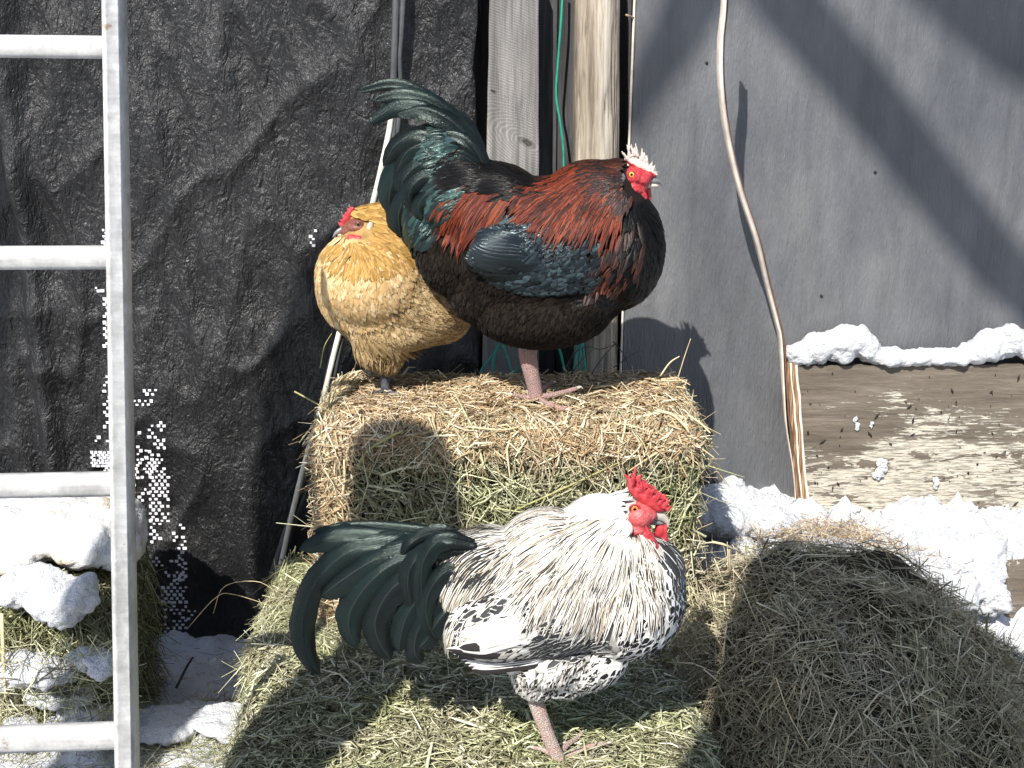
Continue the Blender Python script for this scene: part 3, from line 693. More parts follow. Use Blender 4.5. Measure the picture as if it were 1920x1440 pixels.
o = blob('snow_cap', sb, 0.009, M['snow_dirty'], None, 4, lump(None, 1.2)); tag(o, 'thick cap of snow on the broken bale behind the ladder', 'snow', kind='stuff')
sb = [E(60, 1090, 2.98, 60, 24, .05), E(110, 1110, 2.96, 45, 35, .05), E(140, 1120, 2.95, 45, 28, .05), E(95, 1130, 2.95, 50, 22, .05), E(125, 1150, 2.94, 30, 26, .04), E(160, 1110, 2.96, 22, 30, .04), E(30, 1110, 2.97, 35, 25, .05)]
o = blob('snow_clump', sb, 0.006, M['snow'], None, 1, lambda v: 0.014 * fbm(v, 20, 4, 0.55) + 0.003 * noise.noise(v * 90)); tag(o, 'rough clump of snow stuck low on the broken bale behind the ladder', 'snow', kind='stuff')
sb = [E(random.uniform(-20, 200), random.uniform(1220, 1420), random.uniform(2.86, 2.95), random.uniform(24, 60), random.uniform(8, 20), random.uniform(.03, .07)) for _ in range(26)]
o = blob('snow_clumps', sb, 0.006, M['snow'], None, 2, lambda v: 0.014 * fbm(v, 20, 4, 0.55)); o.name = 'snow_rubble'; tag(o, 'broken snow mixed with hay below the snow-covered bale, behind the ladder', 'snow', kind='stuff')
sb = [E(random.gauss(330, 70), random.uniform(1345, 1450), random.uniform(2.93, 3.05), random.uniform(40, 80), random.uniform(5, 12), random.uniform(.05, .10)) for _ in range(34)]
o = blob('snow_lumps', sb, 0.006, M['snow'], None, 2, lambda v: 0.010 * fbm(v, 16, 5, 0.6)); tag(o, 'low lumps of snow on the ground left of the front bale', 'snow', kind='stuff')

pts = [tuple(P(random.uniform(-10, 250), random.uniform(1200, 1430), random.uniform(2.84, 2.93))) for _ in range(700)]
o = straws('rubble_hay', pts, np.tile(np.array([0, -.7, .7]), (len(pts), 1)), M['hay'], None, (.03, .13), (.0008, .0022), (0, .7), .02); tag(o, 'hay mixed into the broken snow behind the lowest ladder rung', 'hay')
# hay scattered over the snow
def ground_scatter(name, n, region, mat, L, W, lift, tone=(0, 1)):
    pts = []; 
    while len(pts) < n:
        x, y = region()
        pts.append((x, y, ground_z(x, y) + .003))
    nn = np.tile(np.array([0, 0, 1.0]), (len(pts), 1))
    return straws(name, pts, nn, mat, None, L, W, lift, .0, tone, deep=(0, .004))
o = ground_scatter('scattered_hay', 1300, lambda: (-0.60 - abs(random.gauss(0, .13)), random.uniform(2.75, 3.25)), M['hay'], (.02, .10), (.0006, .0018), (0, .5)); tag(o, 'loose hay scattered over the snow left of the bales', 'hay')
o = ground_scatter('scattered_chaff', 420, lambda: (random.uniform(-1.0, -.5), random.uniform(3.0, 3.68)), M['hay_tan'], (.006, .05), (.0006, .0014), (0, .2), (0, .5)); tag(o, 'fine chaff on the shaded snow at the foot of the tarp', 'chaff')
o = ground_scatter('fallen_hay', 1000, lambda: (-0.75 - abs(random.gauss(0, .3)), random.uniform(2.7, 3.1)), M['hay'], (.02, .12), (.0006, .0018), (0, .7), (0, .8)); tag(o, 'hay fallen from the snow-covered bale onto the snow', 'hay')
pts = []
for _ in range(900):
    px = random.gauss(1560, 90); p = PZ(px, 995 + random.gauss(0, 12) + max(0, px - 1600) * .35, .43); pts.append(tuple(p))
o = straws('hay_fringe', pts, np.tile(np.array([0, 0, 1.0]), (len(pts), 1)), M['hay_tan'], None, (.02, .08), (.0005, .0015), (0, .9), 0, (0, .9)); tag(o, 'hay straying over the snow behind the shaded pile', 'hay')
o = ground_scatter('stray_hay', 900, lambda: (random.uniform(1.0, 1.5), random.uniform(2.6, 3.2)), M['hay_dull'], (.03, .14), (.0005, .0015), (0, .7)); tag(o, 'stray hay on the shaded snow at the lower right', 'hay')
# single long straws that catch the eye
def straw1(pts, r, mat, label):
    q = [P(*p) for p in pts]; o = tube('straw', q, [r, r * .9, r * .6], mat, None, 12, 5, .6); tag(o, label, 'straw'); return o
M['pale'] = mat_simple('pale_straw', (0.66, 0.53, 0.32), 0.55, 0.35, 60, 0.2); M['olive'] = mat_simple('olive_straw', (0.36, 0.34, 0.14), 0.55, 0.35, 60, 0.2)
straw1([(1238, 705, 3.2), (1256, 680, 3.2), (1274, 668, 3.2)], .0022, M['pale'], 'stout pale straw rising at the right end of the upper bale top')
straw1([(1270, 712, 3.18), (1283, 670, 3.17), (1295, 635, 3.16)], .0014, M['pale'], 'thin upright straw at the right end of the upper bale top')
straw1([(1232, 770, 3.0), (1262, 778, 2.99), (1285, 800, 2.98), (1292, 812, 2.98)], .0042, M['pale'], 'curled fat straw hanging over the front right corner of the upper bale')
straw1([(1290, 778, 3.0), (1315, 795, 2.99), (1332, 812, 2.98)], .003, M['pale'], 'short thick straw jutting from the upper right corner of the upper bale')
straw1([(668, 880, 2.985), (690, 845, 2.975), (730, 820, 2.975), (755, 808, 2.98)], .0045, M['olive'], 'thick twisted straw arching on the left of the upper bale front')
straw1([(640, 940, 2.98), (646, 900, 2.97), (645, 862, 2.97)], .004, M['pale'], 'thick upright straw at the left corner of the upper bale front')
straw1([(552, 734, 3.05), (585, 752, 3.04), (625, 775, 3.04)], .0022, M['olive'], 'olive straw poking out left from the top of the upper bale')
straw1([(600, 690, 3.1), (608, 650, 3.1), (622, 625, 3.1)], .0012, M['olive'], 'thin stalk standing at the left end of the upper bale top')
straw1([(970, 955, 2.985), (1080, 905, 2.98), (1165, 865, 2.98)], .0026, M['olive'], 'long straw slanting across the front of the upper bale above the speckled rooster')
straw1([(700, 845, 2.985), (810, 868, 2.98), (842, 905, 2.98), (880, 905, 2.985)], .0016, M['olive'], 'thin bent straw on the shaded part of the upper bale front')
straw1([(876, 800, 2.985), (940, 806, 2.98), (975, 800, 2.985)], .0028, M['pale'], 'pale straw lying along the front edge of the upper bale top')
straw1([(1335, 1016, 2.75), (1360, 1022, 2.745), (1388, 1036, 2.75)], .0032, M['pale'], 'pale sunlit straw lying across the left shoulder of the shaded pile')
straw1([(1367, 1030, 2.745), (1368, 1050, 2.74), (1369, 1070, 2.74)], .0032, M['pale'], 'short pale straw hanging from the sunlit straw on the shaded pile')
straw1([(1455, 1270, 2.4), (1480, 1340, 2.38), (1520, 1410, 2.36)], .0012, M['pale'], 'long thin pale straw on the lower front of the shaded pile')
straw1([(400, 1150, 3.2), (420, 1100, 3.2), (480, 1090, 3.2), (520, 1110, 3.15)], .0011, M['pale'], 'thin straw arching out over the shaded snow left of the bales')
straw1([(350, 1180, 3.2), (405, 1120, 3.2), (440, 1115, 3.2), (520, 1140, 3.1)], .0011, M['pale'], 'second arching straw, lower, over the shaded snow left of the bales')
straw1([(330, 1290, 3.25), (350, 1250, 3.3), (362, 1232, 3.3)], .004, M['plank'], 'dark flat stalk lying on the shaded snow below the tarp')
straw1([(3, 1150, 2.9), (6, 1230, 2.88), (10, 1310, 2.86)], .005, M['pale'], 'thick orange-brown stalk upright at the left edge behind the ladder')
straw1([(1290, 1440, 2.45), (1215, 1300, 2.6), (1225, 1250, 2.62)], .0009, M['olive'], 'hair-thin stalk rising behind the speckled rooster') if False else None
# dead weeds at the foot of the post
for k, pts in enumerate((((1064, 700, 3.36), (1075, 665, 3.38), (1100, 650, 3.42), (1125, 655, 3.42), (1155, 645, 3.4)), ((1070, 702, 3.36), (1090, 676, 3.4), (1112, 655, 3.42)), ((1110, 700, 3.36), (1130, 670, 3.4), (1158, 640, 3.42)), ((1150, 640, 3.42), (1168, 662, 3.4), (1180, 690, 3.38)), ((1060, 690, 3.36), (1072, 668, 3.38), (1080, 650, 3.4)), ((1150, 690, 3.38), (1170, 675, 3.38), (1192, 660, 3.38)))):
    o = tube('dry_stalk', [P(*p) for p in pts], [.0016, .001], M['plank'], None, 16, 5)
    tag(o, ['long dark stalk arching across the foot of the bleached post', 'dark stalk leaning right before the green twine', 'straight dark stalk crossing the post foot towards the plywood', 'dark stalk bending down right of the post', 'short dark stalk left of the green twine strands', 'low dark stalk leaning towards the plywood right of the post'][k], 'stalk')

# ================================================================== UNSEEN THINGS ADDED OUT OF FRAME TO THROW THE SHADE
def cast(px, py, Y, y0):                      # the point at depth y0 whose shadow falls on picture point (px,py) at depth Y
    p = P(px, py, Y); d = y0 - Y
    return Vector((p.x + KX * d, y0, p.z - KZ * d))
tree = thing('caster_tree', (-2.0, 0.4, 0), 'unseen bare tree added behind the camera to cast the limb shadows on the wall', 'tree')  # added out of view; trunk and limbs shaped to cast the wall bands
y0 = -1.3
a = cast(-60, 1180, 3.67, y0); b_ = cast(-50, 500, 3.67, y0); c_ = cast(-20, -200, 3.67, y0); d_ = cast(300, -700, 3.67, y0)
tube('trunk', [Vector((a.x - .03, y0, -0.05)), Vector((a.x - .01, y0, 1.0)), a, b_, c_, d_, d_ + Vector((.3, -.1, 1.2))], [.10, .095, .09, .09, .085, .07, .03], M['bark'], tree, 40, 14)
l1 = [d_ + Vector((.1, 0, .3)), cast(900, -600, 3.68, y0), cast(1300, -250, 3.68, y0), cast(1470, -10, 3.68, y0), cast(1620, 170, 3.68, y0), cast(1760, 350, 3.68, y0), cast(1920, 540, 3.68, y0), cast(2200, 800, 3.68, y0)]
tube('limb', l1, [.08, .085, .08, .075, .075, .07, .04], M['bark'], tree, 40, 12)
l2 = [cast(1400, -420, 3.68, y0 - .3), cast(1640, -180, 3.68, y0 - .3), cast(1860, 30, 3.68, y0 - .3), cast(2050, 170, 3.68, y0 - .3), cast(2300, 500, 3.68, y0 - .3)]
tube('limb', l2, [.08, .09, .09, .08, .04], M['bark'], tree, 30, 12)
l3 = [cast(1380, -130, 3.68, y0 - .1), cast(1290, 20, 3.68, y0 - .1), cast(1225, 130, 3.68, y0 - .1), cast(1180, 230, 3.68, y0 - .1)]
tube('limb', l3, [.055, .065, .05, .03], M['bark'], tree, 20, 10)
sg = [cast(565, 1180, 3.67, .6), cast(565, 900, 3.67, .6), cast(575, 740, 3.67, .6), cast(600, 580, 3.67, .6), cast(650, 440, 3.67, .6)]  # added trunk, traced back from the slanting shade wanted on the tarp
tarp_caster = tube('caster_trunk', [Vector((sg[0].x, .6, -.05)), Vector((sg[0].x, .6, sg[0].z * .5))] + sg, [.15, .13, .115, .112, .10, .075, .025], M['bark'], None, 40, 14); tag(tarp_caster, 'unseen leaning trunk added left of the camera to shade the tarp', 'tree trunk')
gp = cast(768, 905, 3.0, 0.95); caster = tube('caster_post', [Vector((gp.x, gp.y, -.05)), Vector((gp.x, gp.y, gp.z * .5)), Vector((gp.x, gp.y, gp.z - .05)), gp], [.125, .12, .118, .07], M['bark'], None, 30, 16)  # added unseen post; its top shapes the rounded shade on the bale
tag(caster, 'thick round gate post added out of view to shade the bale front', 'post')
# added unseen block behind the camera; its sloping top shades the hay pile
ls = thing('caster_shed', (0.4, -1.5, 0), 'unseen shed-shaped block added behind the camera to shade the hay pile', 'shed')
ys0 = -0.55
tl = cast(1335, 985, 3.1, ys0); tm = cast(1560, 985, 3.25, ys0); tr = cast(1880, 1180, 3.15, ys0)
sl = (tr.z - tm.z) / (tr.x - tm.x); tl.z = tm.z + 0.02 ; tl.x = -0.635 + KX * ys0; zr = tr.z + sl * 1.6
xsd = [tl.x + .05, tm.x, tr.x, tr.x + 1.6]; zs = [tl.z, tm.z, tr.z, zr]
for i in range(3):
    V = []
    for (xx, zz) in ((xsd[i], zs[i]), (xsd[i + 1], zs[i + 1])):
        for yy in (ys0 - 1.6, ys0): V += [(xx + (.0 if i == 0 or xx != xsd[i] else .002), yy, -.05), (xx, yy, zz)]
    F = [(0, 2, 3, 1), (4, 5, 7, 6), (2, 6, 7, 3), (0, 1, 5, 4), (1, 3, 7, 5), (0, 4, 6, 2)]
    mesh_np('caster_panel', V, F, M['plank'], ls)
# ================================================================== BIRD MATERIALS
def mat_feather(name, build, rough=0.55, spec=0.3, metallic=0.0, sheen=0.0, barb=0.35, gloss=None):
    m = MT(name, rough, spec); m.b.inputs['Metallic'].default_value = metallic
    u, v = m.uv(); _, a = m.attr()
    au = m.math('ABSOLUTE', m.math('SUBTRACT', u, 0.5))        # 0 on the shaft, 0.5 at the vane edge
    m.color(build(m, u, v, au, a))
    ph = m.math('ADD', m.math('MULTIPLY', v, 260.0), m.math('MULTIPLY', au, -110.0))
    w = m.math('SINE', ph); shaft = m.math('LESS_THAN', au, 0.03)
    n = m.noise(m.coord('Object'), 160, 3, 0.7)
    if gloss: m.b.inputs['Specular Tint'].default_value = (*gloss, 1)
    h = m.math('ADD', m.math('ADD', m.math('MULTIPLY', w, 0.35), m.math('MULTIPLY', shaft, 1.5)), m.math('MULTIPLY', n, 2.0))
    m.bump(h, barb, 0.0012)
    if sheen:
        m.b.inputs['Sheen Weight'].default_value = sheen; m.b.inputs['Sheen Roughness'].default_value = 0.4
    return m.m
def F_flat(c, var=0.25):
    def f(m, u, v, au, a):
        lo = tuple(x * (1 - var) for x in c); hi = tuple(min(1, x * (1 + var)) for x in c)
        return m.ramp(a[0], [(0, lo), (1, hi)])
    return f
def F_hackle_white(m, u, v, au, a):
    # white lancet feather, black stripe down the shaft widening to the tip
    wv = m.math('MULTIPLY', m.ramp(v, [(0.0, 0.0), (0.30, 0.05), (0.55, 0.55), (0.86, 0.75), (0.96, 0.0)]), m.math('ADD', m.math('MULTIPLY', a[1], 0.40), 0.06))
    st = m.ramp(m.math('SUBTRACT', wv, au), [(0.49, 0.0), (0.53, 1.0)]) if False else m.math('GREATER_THAN', wv, au)
    white = m.ramp(a[0], [(0, (0.40, 0.34, 0.26)), (0.4, (0.66, 0.62, 0.55)), (1, (0.84, 0.82, 0.78))])
    return m.mix(st, white, (0.030, 0.028, 0.026))
def F_neck_white(m, u, v, au, a):
    wv = m.math('MULTIPLY', m.ramp(v, [(0.45, 0.0), (0.75, 0.3), (0.96, 0.0)]), m.math('MULTIPLY', a[1], 0.4))
    return m.mix(m.math('GREATER_THAN', wv, au), (0.88, 0.87, 0.84), (0.10, 0.09, 0.08))
def F_spangle(m, u, v, au, a):
    # white breast feather with one black drop close to the tip
    dv = m.math('MULTIPLY', m.math('SUBTRACT', v, 0.80), 1.9); du = m.math('MULTIPLY', au, 1.25)
    r = m.math('SQRT', m.math('ADD', m.math('MULTIPLY', dv, dv), m.math('MULTIPLY', du, du)))
    sp = m.math('LESS_THAN', r, m.math('ADD', 0.24, m.math('MULTIPLY', a[1], 0.10)))
    white = m.ramp(a[0], [(0, (0.62, 0.60, 0.56)), (0.4, (0.80, 0.78, 0.75)), (1, (0.90, 0.89, 0.87))])
    return m.mix(sp, white, (0.022, 0.020, 0.020))
def F_laced(m, u, v, au, a):
    # black centre, narrow white edge
    ed = m.math('GREATER_THAN', m.math('ADD', au, m.math('MULTIPLY', v, 0.05)), m.math('ADD', 0.34, m.math('MULTIPLY', a[1], 0.10)))
    return m.mix(ed, m.ramp(a[0], [(0, (0.02, 0.02, 0.022)), (1, (0.05, 0.05, 0.055))]), (0.72, 0.70, 0.66))
def F_saddle_white(m, u, v, au, a):
    wv = m.math('MULTIPLY', m.ramp(v, [(0.0, 0.9), (0.5, 0.65), (0.9, 0.35), (0.97, 0.0)]), m.math('ADD', m.math('MULTIPLY', a[1], 0.18), 0.26))
    white = m.ramp(a[0], [(0, (0.42, 0.37, 0.28)), (0.4, (0.66, 0.62, 0.54)), (1, (0.84, 0.82, 0.77))])
    return m.mix(m.math('GREATER_THAN', wv, au), white, (0.022, 0.022, 0.024))
def F_wing_white(m, u, v, au, a):
    mark = m.math('MULTIPLY', m.math('GREATER_THAN', a[1], 0.52), m.math('MULTIPLY', m.math('GREATER_THAN', m.math('SUBTRACT', v, m.math('MULTIPLY', a[2], 0.25)), 0.55), m.math('LESS_THAN', au, 0.30)))
    white = m.ramp(a[0], [(0, (0.50, 0.47, 0.42)), (0.3, (0.68, 0.66, 0.62)), (1, (0.80, 0.79, 0.77))])
    white = m.mix(m.math('MULTIPLY', m.math('LESS_THAN', au, 0.035), 0.5), white, (0.35, 0.31, 0.27))
    white = m.mix(m.ramp(au, [(0.38, 0.0), (0.5, 0.45)]), white, (0.45, 0.42, 0.38))  # shading between feathers put into the colour as darker vane edges
    return m.mix(mark, white, (0.025, 0.022, 0.022))
def F_primary(m, u, v, au, a):
    edge = m.math('GREATER_THAN', u, 0.62)
    return m.mix(edge, (0.035, 0.028, 0.030), (0.84, 0.82, 0.79))
def F_fluff_grey(m, u, v, au, a):
    sp = m.math('MULTIPLY', m.math('GREATER_THAN', a[1], 0.62), m.math('MULTIPLY', m.math('GREATER_THAN', v, 0.55), m.math('LESS_THAN', au, 0.3)))
    base = m.ramp(a[0], [(0, (0.20, 0.19, 0.18)), (0.3, (0.50, 0.48, 0.44)), (1, (0.80, 0.78, 0.75))])
    return m.mix(sp, base, (0.04, 0.035, 0.032))
def F_hackle_red(m, u, v, au, a):
    wv = m.math('MULTIPLY', m.ramp(v, [(0.0, 1.0), (0.5, 0.7), (0.85, 0.45), (0.97, 0.0)]), m.math('ADD', m.math('MULTIPLY', a[1], 0.22), 0.02))
    red = m.ramp(a[0], [(0, (0.018, 0.006, 0.004)), (0.3, (0.085, 0.014, 0.006)), (0.75, (0.19, 0.030, 0.010)), (1, (0.27, 0.062, 0.02))])
    return m.mix(m.math('GREATER_THAN', wv, au), red, (0.014, 0.008, 0.007))
def F_dark_red(m, u, v, au, a):
    wv = m.math('ADD', m.math('MULTIPLY', a[1], 0.45), 0.06)
    return m.mix(m.math('GREATER_THAN', wv, au), m.ramp(a[0], [(0, (0.03, 0.010, 0.006)), (1, (0.14, 0.03, 0.012))]), (0.012, 0.009, 0.009))
def F_sickle(m, u, v, au, a):
    n = m.noise(m.coord('Object'), 14, 3)
    c = m.ramp(m.math('ADD', m.math('MULTIPLY', n, 0.6), m.math('MULTIPLY', a[0], 0.4)), [(0.25, (0.003, 0.0035, 0.004)), (0.45, (0.003, 0.005, 0.005)), (0.6, (0.004, 0.010, 0.009)), (0.8, (0.003, 0.0035, 0.005))])
    sh = m.math('LESS_THAN', au, 0.022)
    return m.mix(m.math('MULTIPLY', sh, 0.5), c, (0.03, 0.03, 0.027))
def F_green(m, u, v, au, a):
    return m.ramp(a[0], [(0, (0.006, 0.008, 0.009)), (0.5, (0.010, 0.018, 0.017)), (0.85, (0.028, 0.062, 0.056)), (1, (0.05, 0.09, 0.10))])
def F_blue(m, u, v, au, a):
    return m.ramp(a[0], [(0, (0.007, 0.009, 0.011)), (0.65, (0.016, 0.022, 0.027)), (1, (0.06, 0.09, 0.10))])
def F_buff(m, u, v, au, a):
    e = m.math('MULTIPLY', m.math('GREATER_THAN', m.math('ADD', m.math('MULTIPLY', m.math('ABSOLUTE', m.math('SUBTRACT', au, 0.22)), -1.0), 0.06), 0.0), m.math('GREATER_THAN', v, 0.55))
    sc = m.math('GREATER_THAN', m.noise(m.coord('Object'), 190, 2, 0.6, 1.5), 0.56)
    mk = m.math('MULTIPLY', m.math('MAXIMUM', e, sc), m.math('MULTIPLY', m.math('GREATER_THAN', v, 0.35), m.math('GREATER_THAN', a[1], 0.25)))
    base = m.ramp(a[0], [(0, (0.27, 0.18, 0.085)), (0.4, (0.40, 0.28, 0.135)), (1, (0.56, 0.42, 0.24))])
    return m.mix(m.math('MULTIPLY', mk, 0.85), base, (0.085, 0.055, 0.028))
def F_buff_plain(m, u, v, au, a):
    mk = m.math('MULTIPLY', m.math('GREATER_THAN', a[1], 0.72), m.math('MULTIPLY', m.math('GREATER_THAN', v, 0.8), m.math('LESS_THAN', au, 0.2)))
    base = m.ramp(a[0], [(0, (0.42, 0.26, 0.11)), (0.5, (0.56, 0.38, 0.18)), (1, (0.68, 0.53, 0.32))])
    return m.mix(m.math('MULTIPLY', mk, 0.6), base, (0.16, 0.10, 0.05))
def F_gold(m, u, v, au, a):
    base = m.ramp(a[0], [(0, (0.25, 0.14, 0.035)), (0.5, (0.38, 0.22, 0.060)), (1, (0.52, 0.32, 0.11))])
    return m.mix(m.math('MULTIPLY', m.math('LESS_THAN', au, 0.10), 0.35), base, (0.20, 0.11, 0.03))
M['hackle_white'] = mat_feather('white_lancet_feather', F_hackle_white, 0.6, .2)
M['neck_white'] = mat_feather('white_neck_feather', F_neck_white, 0.6, .2)
M['spangle'] = mat_feather('spangled_feather', F_spangle, 0.6, .2)
M['laced'] = mat_feather('laced_black_feather', F_laced, 0.45, .4)
M['saddle_white'] = mat_feather('striped_saddle_feather', F_saddle_white, 0.55, .25)
M['wing_white'] = mat_feather('white_wing_feather', F_wing_white, 0.6, .2)
M['primary'] = mat_feather('white_edged_black_quill', F_primary, 0.45, .35)
M['fluff_grey'] = mat_feather('grey_fluff', F_fluff_grey, 0.85, .05)
M['hackle_red'] = mat_feather('mahogany_lancet_feather', F_hackle_red, 0.45, .3)
M['dark_red'] = mat_feather('dark_mahogany_feather', F_dark_red, 0.40, .35)
M['sickle'] = mat_feather('green_black_tail_feather', F_sickle, 0.27, .42, 0.0, barb=.5, gloss=(.80, 1.0, .95))
M['green'] = M['green']; M['green_f'] = mat_feather('green_gloss_feather', F_green, 0.27, .6, 0.2, gloss=(.75, 1.0, .95))
M['blue_f'] = mat_feather('blue_black_wing_feather', F_blue, 0.27, .6, 0.2, gloss=(.8, .95, 1.0))
M['black_f'] = mat_feather('glossy_black_feather', F_flat((0.005, 0.0045, 0.0045), .4), 0.30, .18)
M['black_fluff'] = mat_feather('dull_black_fluff', F_flat((0.014, 0.011, 0.009), .5), 0.85, .03, sheen=.04)
M['buff'] = mat_feather('buff_patterned_feather', F_buff, 0.65, .15)
M['buff_plain'] = mat_feather('plain_buff_feather', F_buff_plain, 0.65, .15)
M['gold'] = mat_feather('golden_neck_feather', F_gold, 0.6, .2)
M['under_white'] = mat_simple('pale_down', (0.42, 0.40, 0.37), 0.9, 0.05, 60, .3)
M['under_black'] = mat_simple('black_down', (0.016, 0.013, 0.012), 0.9, 0.05)
M['under_buff'] = mat_simple('buff_down', (0.30, 0.19, 0.075), 0.9, 0.05, 60, .3)
def mat_skin(name, c, c2, rough=0.45, frost=None):
    m = MT(name, rough, 0.4); v = m.coord('Object'); f = m.noise(v, 120, 4, .7)
    col = m.ramp(f, [(0.35, c), (0.65, c2)])
    if frost is not None:
        z = m.node('ShaderNodeSeparateXYZ'); m.link(m.coord('Object'), z.inputs[0])
        # frost-bitten grey upper rim: distance above a sloping line through the comb
        (x0, z0), (x1, z1) = frost; sl = (z1 - z0) / (x1 - x0)
        hh = m.math('SUBTRACT', z.outputs[2], m.math('ADD', z0, m.math('MULTIPLY', m.math('SUBTRACT', z.outputs[0], x0), sl)))
        hh = m.math('ADD', hh, m.math('MULTIPLY', m.math('SUBTRACT', f, 0.5), 0.012))
        fm = m.ramp(m.math('ADD', m.math('MULTIPLY', hh, 90.0), 0.5), [(0.4, 0.0), (0.6, 1.0)])
        fr = m.ramp(m.noise(v, 260, 4, .8), [(0.3, (0.30, 0.22, 0.18)), (0.5, (0.55, 0.47, 0.42)), (0.7, (0.74, 0.69, 0.66))])
        col = m.mix(fm, col, fr)
    m.color(col); m.bump(m.noise(v, 260, 3, .7), 0.5, 0.002)
    m.b.inputs['Subsurface Weight'].default_value = 0.12; m.b.inputs['Subsurface Radius'].default_value = (0.006, 0.002, 0.001)
    return m.m
M['skin_red'] = mat_skin('red_facial_skin', (0.32, 0.016, 0.026), (0.52, 0.06, 0.07))
M['skin_red_w'] = mat_skin('bright_red_skin', (0.38, 0.020, 0.032), (0.58, 0.075, 0.085), .35)
M['skin_pink_face'] = mat_skin('pinkish_red_face', (0.42, 0.05, 0.06), (0.62, 0.15, 0.14))
M['skin_hen'] = mat_skin('dull_red_face', (0.10, 0.05, 0.035), (0.28, 0.085, 0.06))
M['lobe_white'] = mat_simple('pale_ear_lobe', (0.74, 0.64, 0.62), 0.6, .3, 80, .12)
M['lobe_grey'] = mat_simple('grey_ear_tuft', (0.16, 0.17, 0.16), 0.6, .3, 80, .3)
M['lobe_buff'] = mat_simple('buff_ear_lobe', (0.42, 0.40, 0.30), 0.6, .3, 80, .2)
M['horn_pale'] = mat_simple('pale_horn', (0.50, 0.46, 0.40), 0.35, .5, 60, .25)
M['horn_dark'] = mat_simple('dark_horn', (0.17, 0.175, 0.18), 0.3, .5, 60, .4)
M['horn_tip'] = mat_simple('horn_tip', (0.62, 0.50, 0.44), 0.35, .5, 60, .2)
def mat_leg(name, c, c2, n=70):
    m = MT(name, 0.5, 0.35); v = m.coord('Object'); vo = m.node('ShaderNodeTexVoronoi', feature='DISTANCE_TO_EDGE'); m.link(m.coord('Object', (1, 1, 1.6)), vo.inputs['Vector']); vo.inputs['Scale'].default_value = 190
    f = m.noise(v, 45, 4, .6)
    m.color(m.mix(1.0, m.ramp(f, [(0.4, c), (0.6, c2)]), m.ramp(vo.outputs['Distance'], [(0.0, 0.6), (0.15, 1.0)]), 'MULTIPLY'))
    m.bump(m.ramp(vo.outputs['Distance'], [(0, 0), (0.25, 1)]), 0.8, 0.002); return m.m
M['leg_pale'] = mat_leg('pale_pink_scales', (0.58, 0.50, 0.45), (0.62, 0.40, 0.36))
M['leg_pink'] = mat_leg('pink_scales', (0.36, 0.27, 0.26), (0.50, 0.30, 0.27))
M['leg_dark'] = mat_leg('slate_scales', (0.075, 0.080, 0.095), (0.14, 0.14, 0.16))
def mat_eye(name, iris):
    m = MT(name, 0.08, 0.6); s = m.node('ShaderNodeSeparateXYZ'); m.link(m.coord('Object'), s.inputs[0])
    r = m.math('SQRT', m.math('ADD', m.math('POWER', s.outputs[0], 2.0), m.math('POWER', s.outputs[2], 2.0)))
    m.color(m.ramp(r, [(0.0, (0.005, 0.004, 0.004)), (0.34, (0.005, 0.004, 0.004)), (0.38, tuple(x * .5 for x in iris)), (0.5, iris), (0.72, iris), (0.80, (0.05, 0.02, 0.015)), (0.95, (0.05, 0.02, 0.015))]))
    m.b.inputs['Coat Weight'].default_value = 0.6; m.b.inputs['Coat Roughness'].default_value = 0.05
    return m.m
M['eye_orange'] = mat_eye('orange_eye', (0.70, 0.20, 0.03)); M['eye_yellow'] = mat_eye('yellow_eye', (0.78, 0.42, 0.06)); M['eye_dark'] = mat_eye('dark_brown_eye', (0.13, 0.06, 0.03))

